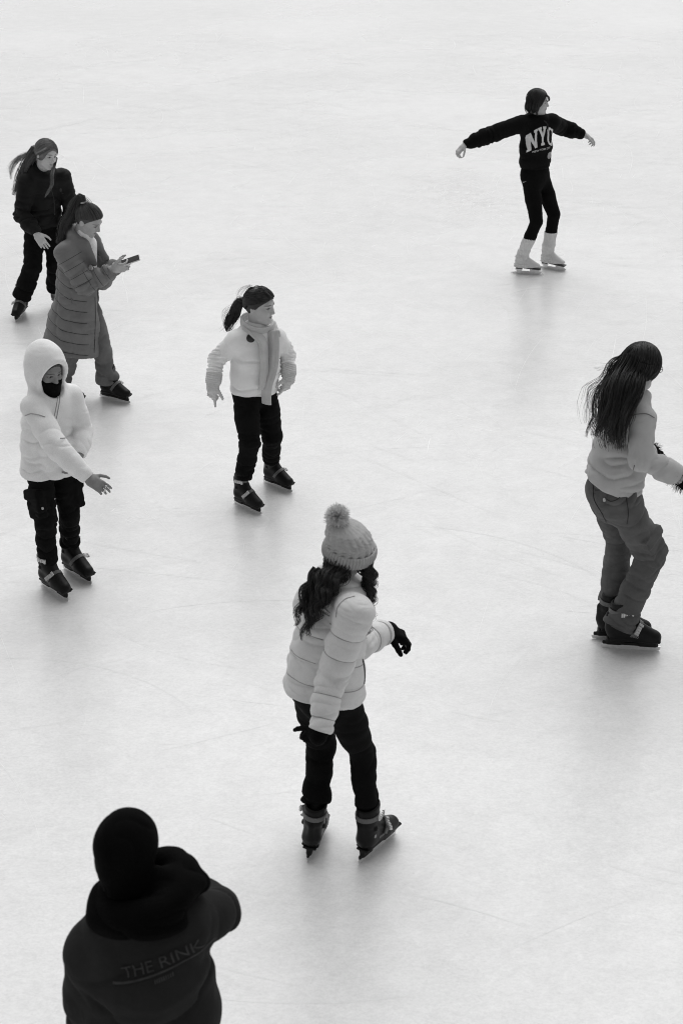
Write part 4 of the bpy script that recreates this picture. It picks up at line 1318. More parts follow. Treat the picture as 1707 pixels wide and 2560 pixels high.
# ================================================================== B : black jacket, blown hair
def build_B():
    s = B
    hd = Head(s.headC, -42, 14, 6, .98)
    s.body(hd, [dict(d=V3(.55, -.35, -.75), n=V3(-.1, .8, -.3), t=V3(.75, .1, .5), curl=(24, 28, 34, 40), sc=.95),
                dict(d=V3(.1, -.3, -.9), n=V3(-.9, 0, 0), t=V3(.2, -.8, 0), curl=(25, 30, 35, 40), sc=.95, hid=1)], .52)
    V, Q, o = s.trousers("trousers", BLACK_CLOTH, (.088, .086, .078, .078, .088), (.98, .95), waist=(.15, .12), fold=(.010, .012), lam=.06, h=.0075)
    cuff = [s.wr[0] - unit(s.wr[0] - s.el[0]) * .01, s.wr[1]]
    col_ = ring_collar(s, .078, .042, .02, .035)
    def coll(G):
        col_(G)
        for i in (0, 1):
            u = unit(s.wr[i] - s.el[i]); G.add(rc(cuff[i] - u * .12, cuff[i] - u * .05, .058, .055), .02)
    o = s.top("jacket", BLACK_NYLON, [(.05, .145, .115, 0), (.14, .158, .128, 0), (.5, .155, .128, .01), (.8, .152, .118, 0), (.95, .10, .09, 0)],
          (.074, .074, .070, .064, .042), 0.06, fold=.014, tfold=.012, lam=.05, collar=coll, shoulder=(.07, .07), cuff=cuff, seed=2, h=.0075)
    p, n = s.shoot(s.topbvh, 665, 630)
    if p is not None:
        r_ = unit(np.cross(Z, n)); s.decal("emblem", [[(x * .5, y) for x, y in disc(.020, 14)], [(.004, -.03), (.022, -.034), (.022, -.028), (.004, -.024)]], p, r_, np.cross(n, r_), FAINT_PRINT, o, s.topbvh, .003)
    s.seam("zip", [(545, 520), (560, 620), (590, 740), (600, 900)], .003, THREAD_GREY, o)
    p, n = s.shoot(s.topbvh, 562, 585, .006)
    if p is not None:
        v, q = box_vq(p, (np.cross(Z, n), Z, n), (.004, .014, .003)); put("zip_pull", v, q, CHROME, o, s.base, smooth=False)
    # small hoop earring
    c = hd.w(V3(.0, -.088, -.045)); t = np.linspace(0, 2 * np.pi, 19)
    v, q = sweep(np.array([c + hd.u * .011 * math.cos(x) + hd.f * .011 * math.sin(x) for x in t]), hd.l, lambda i, f: np.array([[.0015, 0], [0, .0015], [-.0015, 0], [0, -.0015]]))
    put("earring", v, q, SILVER, s.e, s.base)
    s.wear_skates(RENTAL)
    h = Hair(); T = .12
    h.cap(hd, T, .010, .008)
    h.scalp(hd, [(.72, -.08, .70), (.2, -.1, 1), (-.5, -.1, .85)], [(.05, -1, -.10), (-.5, -.9, -.3), (-.9, -.3, -.4)], 420, T, .013, vary=.7)
    h.scalp(hd, [(.72, .0, .70), (.2, 0, 1), (-.5, 0, .85)], [(.30, 1, -.25), (-.4, 1, -.3), (-.9, .3, -.4)], 260, T, .013, vary=.7)
    def g(*pp): return [s.p(*q) for q in pp]
    # behind the shoulder, hanging and blown out to the left
    h.bundle(g((400, 190, -.10), (300, 340, -.02), (235, 500, -.02), (190, 600, -.06), (150, 690, -.08)), (.05, .055, .05, .035, .012), 170, T * .9, .0016, 22, .006, 1.5, .3)
    h.bundle(g((390, 230, -.12), (330, 330, -.10), (290, 430, -.10), (260, 540, -.14)), (.045, .05, .045, .02), 110, T * .6, .0016, 18, .005, 1.2)
    h.bundle(g((430, 190, -.14), (310, 235, -.08), (210, 290, -.04), (140, 400, -.02), (118, 520, -.04)), (.02, .024, .024, .018, .008), 70, T * 1.5, .0012, 22, .005, 1.2, .8, core=False)
    h.bundle(g((440, 165, -.12), (330, 230, -.06), (190, 300, 0), (120, 380, .02), (108, 470, .02)), (.018, .024, .028, .022, .014), 40, T * 1.8, .0011, 22, .006, 1.4, 1, core=False)
    h.bundle(g((250, 450, -.02), (190, 520, -.02), (150, 600, -.02), (130, 640, -.04)), (.02, .03, .03, .02), 24, T * 1.1, .0011, 16, .008, 1.2, 1, core=False)
    h.bundle(g((560, 150, -.16), (470, 195, -.24), (390, 240, -.25)), (.006, .006, .005), 20, T * 2.4, .0012, 12, .002, 1, core=False)
    # lock falling over the chest
    h.bundle([hd.w(V3(.06, .07, -.02)), hd.w(V3(.05, .075, -.09))] + g((565, 470, -.27), (568, 570, -.28), (530, 650, -.27), (490, 710, -.26)), (.012, .014, .016, .016, .014, .004), 70, T * 1.3, .0015, 20, .004, 1.5, core=False)
    h.put(s.e, s.base)

# ================================================================== C : long quilted coat
def build_C():
    s = C
    hd = Head(s.headC, -18, 30, -4, .99)
    hn = dict(d=V3(.95, .05, .12), n=V3(-.1, .9, .35), t=V3(.2, .1, 1), curl=(38, 42, 44, 46), sc=.95, thumb=.3)
    s.body(hd, [hn, dict(d=V3(.8, -.2, .1), n=V3(0, -.8, .3), t=V3(.2, 0, 1), curl=(30, 35, 35, 40), sc=.95)], .42)
    V, Q, o = s.trousers("jeans", DENIM, (.076, .076, .068, .070, .085), (1.02, 1.02), waist=(.15, .12), fold=(.010, .013), lam=.07, h=.007)
    up = unit(s.neck - s.pel); rt = s.hright; fw = s.hfwd
    hemC = s.p(505, 1690, 0) - fw * .0
    s.hemC = hemC
    ax = unit(hemC - s.pel)
    cuff = [s.wr[0] - unit(s.wr[0] - s.el[0]) * .015, s.wr[1] - unit(s.wr[1] - s.el[1]) * .02]
    def extra(G):
        mid = (s.pel + hemC) / 2
        G.add(ec(s.spine(.1), mid + fw * .0, .160, .180, .150, .195, rt), .04)
        G.add(ec(mid, hemC, .180, .195, .195, .232, rt), .04)
        G.cut(hemC, unit(hemC - s.pel) + fw * .05 - rt * .0, hemC - .4, hemC + .4)
        # open front
        c = s.pel + fw * .21 - rt * .055 + up * .02
        G.sub(rbox(c, (fw, rt, up), (.14, .055, .8), .01), .012)
        G.sub(rbox(s.spine(.93) + fw * .15 + rt * .0, (fw, rt, unit(up + fw * .3)), (.12, .065, .20), .02), .02)
    def coll(G):
        ring_collar(s, .088, .034, .015, .012, gap=.75, flatten=1.0)(G)
        G.add(rc(s.neck + fw * .07 + rt * .075, s.spine(.62) + fw * .155 + rt * .045, .030, .022), .03)
        G.add(rc(s.neck + fw * .07 - rt * .085, s.spine(.62) + fw * .165 - rt * .105, .030, .022), .03)
        fl = [s.p(775, 520, .12), s.p(830, 720, .13), s.p(850, 880, .13)]     # far front panel hanging open
        for a_, b_ in zip(fl[:-1], fl[1:]): G.add(ec(a_, b_, .036, .032, .011, .010, fw), .015)
    def finish(V, Q):
        # quilting of the skirt and a stitched hem
        N = normals(V, Q)
        below = np.clip((s.pel[2] + .28 - V[:, 2]) / .08, 0, 1)
        away = np.ones(len(V))
        for i in (0, 1):
            for a, b, r in s.segs_arm(i):
                ab = b - a; t = np.clip(((V - a) @ ab) / (ab @ ab), 0, 1); d = np.linalg.norm(V - a - t[:, None] * ab, axis=1)
                away *= np.clip((d - .085) / .02, 0, 1)
        q = (V - s.pel) @ ax + .045 * ((V - s.pel) @ fw) * 3 * ((V - s.pel) @ fw < 0) * -.6
        front = np.clip(((V - s.pel) @ fw - .11) / .015, 0, 1)
        v = (V - s.pel) @ fw
        seam_ = np.minimum(np.abs(v + .10), np.abs(v - .03)) / .012
        am = .009 * below * away * (1 - front)
        band_ = np.abs(np.sin(np.pi * q / .082)) ** .4
        d = am * (band_ - .6) - .006 * below * away * np.exp(-seam_ ** 2)
        hm = (hemC - V) @ ax
        d += -.003 * (np.sin(np.pi * hm / .012) ** 2) * (hm < .05) * away
        # cuff of the sleeve: close rows of stitching
        for i in (0, 1):
            u = unit(s.wr[i] - s.el[i]); tt = (cuff[i] - V) @ u; dd = np.linalg.norm(V - cuff[i], axis=1)
            d += -.004 * (np.sin(np.pi * tt / .014) ** 2) * (dd < .11) * (tt > 0) * (tt < .06)
        return V + N * d[:, None]
    o = s.top("coat", GREY_NYLON, [(-.05, .150, .16, -.01), (.3, .150, .15, .0), (.6, .150, .14, .0), (.85, .135, .115, 0), (.97, .09, .08, 0)],
          (.080, .080, .077, .064, .056), -5, h=.006, fold=.011, lam=.05, tfold=.003, extra=extra, collar=coll, quilt=(.085, .0, .085, .010), cuff=cuff, shoulder=(.072, .074), seed=4, finish=finish, reach=(hemC - Z * .02,))
    arms = [(a_, b_) for i in (0, 1) for a_, b_, _ in s.segs_arm(i)]
    back = lambda d: .22 * min(0.0, float(np.dot(d, fw))) * -1
    ring_seams(s, "quilting_seam", o, s.pel, hemC, np.arange(-.16, .46, .082), THREAD_COAT, .0026, .45, arms, lambda d: .30 * min(0.0, float(np.dot(d, fw))), .10, 72, lambda q: np.dot(q - s.pel, fw) < .13)
    for a_, b_ in ((s.sh[0], s.el[0]), (s.el[0], s.wr[0])):
        ring_seams(s, "quilting_seam", o, a_, b_, np.arange(.05, np.linalg.norm(b_ - a_) - .01, .068), THREAD_COAT, .0024, .125, (), None, 0, 40)
    for x, y in ((818, 1155), (817, 1430), (810, 1697)):
        p, n = s.shoot(s.topbvh, x, y, .002)
        if p is None: continue
        e1 = unit(np.cross(n, Z)); e2 = np.cross(n, e1); v, q = [], []
        for k, (r, z) in enumerate(((.0125, 0), (.0125, .003), (.010, .0055), (.007, .0045))):
            v += [p + (e1 * math.cos(t) + e2 * math.sin(t)) * r + n * z for t in np.arange(14) * 2 * np.pi / 14]
        q = [(k * 14 + i, k * 14 + (i + 1) % 14, k * 14 + 14 + (i + 1) % 14, k * 14 + 14 + i) for k in range(3) for i in range(14)] + [tuple(range(42, 56))]
        put("button", np.array(v), q, BUTTON, o, s.base)
    s.seam("pocket_welt", [(625, 1075), (605, 1160), (582, 1240), (560, 1310)], .005, THREAD_GREY, o)
    s.seam("front_edge", [(762, 1120), (766, 1300), (762, 1500), (752, 1720)], .0025, THREAD_GREY, o)
    # light shirt at the open neck
    Gs = Field(s.neck - .3, s.neck + .25, .006)
    Gs.add(ec(s.spine(.35) + fw * .03 - rt * .01, s.spine(.9) + fw * .035 - rt * .01, .10, .09, .105, .085, s.sright), .03)
    Gs.add(rc(s.neck - Z * .03 + fw * .01, s.neck + unit(s.headC - s.neck) * .045 + fw * .01, .066, .060), .02)
    V, Q = Gs.mesh(1); N = normals(V, Q); V = V + N * (.008 * (ridge(V * np.array([30, 30, 12])) - .5))[:, None]
    s.garment("shirt", V, Q, WHITE_JERSEY)
    s.wear_skates(RENTAL)
    # ponytail
    h = Hair(); T = .05
    h.cap(hd, T, .008, .014, drawn=True)
    tie = (-.80, -.05, .72)
    line = [(-.55, -.80, -.40), (-.30, -.95, -.02), (.12, -.95, .22), (.50, -.78, .36), (.80, -.38, .50), (.88, 0, .54), (.80, .4, .5), (.3, .9, .3), (-.5, .85, -.3)]
    h.scalp(hd, line, [tie, tie], 760, T * 1.2, .010, vary=.8, jitter=.04)
    def g(*pp): return [s.p(*q) for q in pp]
    tp = hd.w(V3(-.080, -.005, .094))
    h.bundle([tp, tp + unit(tp - hd.C) * .045 - hd.f * .01] + g((530, 200, .0), (470, 320, -.02), (430, 430, -.04), (395, 520, -.06), (362, 560, -.06)), (.016, .028, .040, .046, .044, .034, .012), 330, T, .0017, 26, .006, 2.5, .35, .7)
    h.bundle([tp, tp + V3(-.02, 0, .05)] + g((505, 150, .0), (450, 260, -.02), (400, 420, -.03), (355, 550, -.05)), (.012, .02, .025, .022, .02, .012), 50, T * 1.5, .0012, 24, .008, 2, .8, core=False)
    for k in range(3): h.bundle([hd.w(V3(-.02 + .03 * k, -.03, .115)), hd.w(V3(-.07, -.02, .13 + .008 * k)), tp + V3(-.01, 0, .02)], (.02, .02, .01), 10, T * 1.6, .001, 10, .004, 1, .6, core=False)
    h.put(s.e, s.base)
    v, q = sweep(np.array([tp + unit(tp - hd.C) * .012 + (hd.l * math.cos(t) + np.cross(unit(tp - hd.C), hd.l) * math.sin(t)) * .019 for t in np.linspace(0, 2 * np.pi, 21)]), unit(tp - hd.C),
                 lambda i, f: np.array([[.006, 0], [0, .005], [-.006, 0], [0, -.005]]))
    put("hair_tie", v, q, WHITE_KNIT, s.e, s.base)
    # the phone in her hand
    c = s.wr[0] + V3(.135, .035, .055)
    a = unit(V3(.94, .10, .30)); b = unit(V3(-.12, .95, .32) - a * np.dot(V3(-.12, .95, .32), a)); n = np.cross(a, b)
    e = bpy.data.objects.new("phone", None); col.objects.link(e); e.location = c; e.empty_display_size = .05
    e["label"], e["category"] = "phone with a dark screen and white edge held by the woman in the long coat", "phone"
    G_ = Field(c - .12, c + .12, .0025); G_.add(rbox(c, (a, b, n), (.074, .037, .0052), .0045), .001); v, q = G_.mesh(1)
    put("case", v, q, PHONE_BODY, e, c)
    v, q = box_vq(c + n * .0052, (a, b, n), (.0690, .0330, .0010)); put("screen", v, q, PHONE_GLASS, e, c, smooth=False)

# ================================================================== D : white hoodie
def build_D():
    s = D
    hd = Head(s.headC, -46, 16, 0, .98)
    s.body(hd, [dict(d=V3(.80, -.30, -.42), n=V3(-.25, .75, -.5), t=V3(.45, .35, .65), curl=(22, 26, 30, 36), sc=.92, splay=.04, thumb=.25),
                dict(d=V3(-.4, -.4, -.8), n=V3(-.9, 0, 0), t=V3(0, -.8, 0), curl=(25, 30, 35, 40), sc=.9, hid=1)], .22)
    rt = s.hright
    def pockets(G):
        for i, sg in ((0, 1), (1, -1)):
            m = s.hip[i] + (s.knee[i] - s.hip[i]) * .68
            u = unit(s.knee[i] - s.hip[i]); o_ = unit(rt * sg - u * np.dot(rt * sg, u)); f_ = np.cross(u, o_)
            G.add(rbox(m + o_ * .052 + s.hfwd * .01, (u, f_, o_), (.085, .070, .030), .015), .012)
            G.add(rbox(m - u * .06 + o_ * .062 + s.hfwd * .01, (u, f_, o_), (.030, .075, .028), .010), .006)
    V, Q, o = s.trousers("cargo_trousers", BLACK_CLOTH, (.066, .074, .066, .058, .055), (.86, .82), waist=(.118, .095), fold=(.010, .014), lam=.042, extra=pockets, bunch=1.0, seed=3)
    lb = bvh_of(V, Q)
    p, n = s.shoot(lb, 300, 1490, .002)
    if p is not None:
        v, q = box_vq(p, (unit(np.cross(Z, n)), np.cross(n, unit(np.cross(Z, n))), n), (.007, .007, .004), .5); put("snap_button", v, q, CHROME, o, s.base)
    cuff = [s.wr[0] - unit(s.wr[0] - s.el[0]) * .0, s.wr[1]]
    up = unit(s.neck - s.pel)
    def coll(G):
        # hood up round the head, with its opening in front
        H = hd
        G.add(ell(H.w(V3(-.022, 0, .022)), (H.f, H.l, H.u), np.array([.132, .118, .135])), .03)
        G.add(ell(H.w(V3(-.055, 0, .075)), (H.f, H.l, H.u), np.array([.075, .07, .075])), .05)
        G.add(rc(H.w(V3(-.02, 0, -.06)), s.neck - Z * .02, .105, .105), .04)
        G.add(rc(H.w(V3(.075, 0, -.12)), s.neck + s.fwd * .06 - Z * .02, .055, .06), .04)
        G.sub(ell(H.w(V3(.085, 0, -.02)), (H.f, H.l, H.u), np.array([.135, .083, .112])), .012)
        for t in np.linspace(0, 2 * np.pi, 25)[:-1]:                                      # stitched rim
            t2 = t + 2 * np.pi / 24
            q = [H.w(V3(.062 + .012 * math.sin(x), .090 * math.cos(x), -.012 + .112 * math.sin(x))) for x in (t, t2)]
            G.add(rc(q[0], q[1], .013, .013), .012)
        for i in (0, 1):
            u = unit(s.wr[i] - s.el[i]); G.add(rc(cuff[i] - u * .11, cuff[i] - u * .055, .054, .050), .02)
    def extra(G):
        c = s.spine(.16, .125)
        fr = unit(np.cross(s.hright, up)); fr = fr if np.dot(fr, s.fwd) > 0 else -fr
        G.add(rbox(c, (s.hright, fr, up), (.125, .035, .085), .03), .012)
    o = s.top("hoodie", WHITE_FLEECE, [(-.26, .150, .122, 0), (-.18, .162, .134, 0), (.2, .158, .132, 0), (.55, .150, .125, .0), (.82, .140, .115, 0), (.95, .11, .10, 0)],
          [(.072, .072, .068, .062, .040), (.072, .070, .066, .060, .042)], -.23, fold=.006, lam=.045, tfold=.006, extra=extra, collar=coll, cuff=cuff, shoulder=(.078, .062), seed=7, hem_n=-up + s.fwd * .10, reach=(hd.C,))
    for pts in ([(440, 480), (425, 580), (405, 680), (380, 780)], [(460, 480), (445, 580), (425, 690), (398, 800)]): s.seam("drawstring", pts, .0028, THREAD_PALE, o)
    s.seam("pocket_edge", [(455, 885), (500, 880), (530, 860), (545, 845)], .003, THREAD_PALE, o)
    s.seam("shoulder_seam", [(150, 690), (200, 672), (260, 680), (325, 700)], .003, THREAD_PALE, o)
    # neck gaiter over mouth and nose tip
    Gg = Field(hd.C - .2, hd.C + .2, .005)
    for pr in (ell(hd.w(V3(.032, 0, -.045)), (hd.f, hd.l, hd.u), np.array([.078, .070, .080])), rc(hd.w(V3(.094, 0, -.040)), hd.w(V3(.085, 0, -.085)), .026, .030),
               rc(hd.w(V3(.04, 0, -.09)), hd.w(V3(.055, 0, -.15)), .06, .062), rc(hd.w(V3(-.02, 0, -.06)), s.neck, .062, .07)): Gg.add(pr, .03)
    Gg.cut(hd.w(V3(.10, 0, -.034)), hd.u + hd.f * .18)
    V, Q = Gg.mesh(1); N = normals(V, Q); V = V + N * (.003 * (ridge(V * np.array([18, 18, 50])) - .5))[:, None]
    s.garment("neck_gaiter", V, Q, BLACK_KNIT)
    # rings on the fingers
    for k in (1, 2):
        c = s.wr[0] + unit(V3(.80, -.30, -.42)) * (.112 + .004 * k); t_ = unit(V3(.45, .35, .65)); c = c + t_ * (.012 - .021 * (k - 1))
        d_ = unit(V3(.80, -.30, -.42)); e1 = unit(t_ - d_ * np.dot(t_, d_)); e2 = np.cross(d_, e1)
        v, q = sweep(np.array([c + (e1 * math.cos(x) + e2 * math.sin(x)) * .0112 for x in np.linspace(0, 2 * np.pi, 15)]), d_, lambda i, f: np.array([[.003, 0], [0, .0018], [-.003, 0], [0, -.0018]]))
        put("ring", v, q, SILVER, s.e, s.base)
    s.wear_skates(RENTAL)
    h = Hair(); h.cap(hd, .03, .004, .01); h.put(s.e, s.base)

# ================================================================== E : child with scarf
def build_E():
    s = E
    hd = Head(s.headC, -26, 6, 2, .97)
    hR = dict(d=V3(-.10, -.15, -.95), n=V3(.55, .6, -.1), t=V3(.75, -.5, 0), curl=(4, 62, 66, 66), sc=.86, thumb=.6)
    hL = dict(d=V3(-.28, -.25, -.92), n=V3(-.75, .5, 0), t=V3(-.4, -.8, 0), curl=(14, 50, 55, 58), sc=.86, thumb=.6)
    s.body(hd, [dict(hR, hid=1), dict(hL, hid=1)], .44, .03)
    V, Q, o = s.trousers("trousers", BLACK_CLOTH, (.082, .082, .068, .060, .058), (.80, .78), waist=(.124, .105), fold=(.007, .011), lam=.042, bunch=1.0, seed=5)
    up = unit(s.neck - s.pel)
    cuff = [s.wr[i] - unit(s.wr[i] - s.el[i]) * .02 for i in (0, 1)]
    def coll(G):
        c = s.neck - s.fwd * .085 - Z * .01
        for sg in (1, -1): G.add(rc(c + s.sright * .075 * sg + s.fwd * .06, c - s.fwd * .02, .028, .032), .03)
    def finish(V, Q):
        N = normals(V, Q); d = np.zeros(len(V))
        for i in (0, 1):                                        # long sleeves pushed into close rings
            a, b = s.el[i], cuff[i]; u = unit(b - a); L = np.linalg.norm(b - a)
            ss = (V - a) @ u; q = V - a - np.outer(ss, u); r = np.linalg.norm(q, axis=1)
            m = np.clip((ss + .10) / .06, 0, 1) * (ss < L) * (r < .10)
            d += m * .010 * vnoise(V * 13 + 3) * np.sin(2 * np.pi * (ss + .010 * vnoise(V * 16) * 2 + .02 * (q @ s.fwd)) / .023)
        return V + N * d[:, None]
    o = s.top("sweatshirt", WHITE_JERSEY, [(-.09, .142, .122, 0), (-.03, .155, .132, .0), (.25, .160, .140, .01), (.55, .152, .135, .01), (.82, .138, .115, 0), (.95, .10, .09, 0)],
          (.062, .060, .053, .048, .042), -.07, h=.0055, fold=.006, lam=.06, tfold=.009, collar=coll, cuff=cuff, shoulder=(.068, .060), seed=9, finish=finish, hem_n=-up + s.fwd * .06)
    # round dark badge
    p, n = s.shoot(s.topbvh, 558, 590, .002)
    if p is not None:
        e1 = unit(np.cross(n, Z)); e2 = np.cross(n, e1); v = []
        for r, z in ((.028, 0), (.028, .004), (.024, .007), (.012, .009)): v += [p + (e1 * math.cos(t) + e2 * math.sin(t)) * r + n * z for t in np.arange(22) * 2 * np.pi / 22]
        q = [(k * 22 + i, k * 22 + (i + 1) % 22, k * 22 + 22 + (i + 1) % 22, k * 22 + 22 + i) for k in range(3) for i in range(22)] + [tuple(range(66, 88))]
        put("badge", np.array(v), q, BADGE, o, s.base)
    # knitted gloves
    for i, hh in ((0, hR), (1, hL)):
        w = s.wr[i]; Gg = Field(w - .22, w + .22, .0042)
        for pr, k in hand_prims(w, **dict(hh, fat=1.22)): Gg.add(pr, k)
        u = unit(s.wr[i] - s.el[i]); Gg.add(rc(w - u * .065, w + u * .02, .047, .040), .015); Gg.add(flat(rc(w - u * .085, w - u * .03, .054, .053), w - u * .08, -u), .004)
        V, Q = Gg.mesh(1); N = normals(V, Q); V = V + N * (.002 * np.sin((V @ unit(hh['d'])) * 500))[:, None]
        s.garment("glove", V, Q, GLOVE_KNIT)
    # scarf: ribbed band round the neck, crossed, two tails down the front
    def ribbed(path, width, thick, side, ribs=7, n=60, taper=None):
        C_ = spline(path, n); m = 40
        a = np.arange(m) * 2 * np.pi / m
        def prof(i, f):
            w = width / 2 * (taper(f) if taper else 1)
            x = np.sign(np.cos(a)) * np.abs(np.cos(a)) ** .7 * w
            y = np.sin(a) * thick / 2 * (1 + .28 * np.cos(x / width * 2 * np.pi * ribs)) * (1 + .08 * math.sin(f * 19))
            return np.stack([x, y], 1)
        v, q = sweep(C_, side, prof)
        return v, q
    rb = lambda x, y, off: s.shoot(s.topbvh, x, y, off)[0]
    bk = -s.fwd
    loop = []
    for t in np.linspace(0, 2 * np.pi, 21):
        r = .090 + .010 * math.cos(t)
        loop.append(s.neck + Z * (.028 + .022 * math.cos(t)) + bk * math.cos(t) * r + s.sright * math.sin(t) * .094)
    sc1 = ribbed(loop, .075, .028, Z, 6, 80)
    front = [s.neck + s.sright * .085 + bk * .0 + Z * .035, s.neck + s.sright * .055 + s.fwd * .10 - Z * .01]
    tailA = front + [q for q in (rb(655, 620, .026), rb(672, 730, .026), rb(675, 850, .026), rb(660, 1000, .026), rb(655, 1060, .028)) if q is not None]
    frontB = [s.neck - s.sright * .10 + bk * .02 + Z * .035, s.neck - s.sright * .07 + s.fwd * .10 - Z * .02]
    tailB = frontB + [q for q in (rb(735, 540, .034), rb(745, 700, .034), rb(735, 850, .032), rb(705, 1000, .032), rb(680, 1090, .034)) if q is not None]
    tailB.append(tailB[-1] - Z * .07)
    sc2 = ribbed(tailA, .080, .020, s.sright, 6, 60); sc3 = ribbed(tailB, .088, .020, s.sright, 7, 60, lambda f: 1 - .15 * f)
    so = put("scarf", *sc1, SCARF_KNIT, s.e, s.base)
    put("scarf_tail", *sc2, SCARF_KNIT, so, s.base); put("scarf_tail", *sc3, SCARF_KNIT, so, s.base)
    s.wear_skates(RENTAL)
    h = Hair(); T = .016
    h.cap(hd, T, .012, .004, drawn=True)
    tie = (-.95, -.10, -.25)
    line = [(-.55, -.80, -.40), (-.30, -.95, -.02), (.12, -.95, .18), (.50, -.78, .32), (.80, -.38, .48), (.88, 0, .56), (.80, .4, .5), (.3, .9, .3), (-.5, .85, -.3)]
    h.scalp(hd, line, [tie, tie], 760, T, .014, jitter=.05)
    def g(*pp): return [s.p(*q) for q in pp]
    tp = hd.w(V3(-.098, -.012, -.012))
    h.bundle([tp, tp - hd.f * .035] + g((410, 330, .10), (370, 410, .09), (345, 480, .07), (328, 525, .05)), (.020, .032, .042, .040, .030, .008), 240, T, .0016, 22, .005, 2, .35)
    h.bundle([tp, tp - hd.f * .05 + Z * .02] + g((380, 300, .12), (320, 370, .11), (300, 460, .09), (270, 540, .08)), (.015, .025, .03, .035, .03, .02), 20, T * 1.5, .0008, 24, .012, 2.2, 1, core=False)
    h.bundle(g((560, 90, .02), (480, 140, .06), (445, 200, .08), (462, 250, .06)), (.010, .02, .02, .01), 10, T * 2, .0008, 14, .006, 1, 1, core=False)
    h.bundle([hd.w(V3(.03, -.02, .118)), hd.w(V3(.085, -.03, .098)), hd.w(V3(.112, -.035, .06))], (.012, .012, .006), 12, T * 2, .0009, 10, .004, 1, .6, core=False)
    h.put(s.e, s.base)

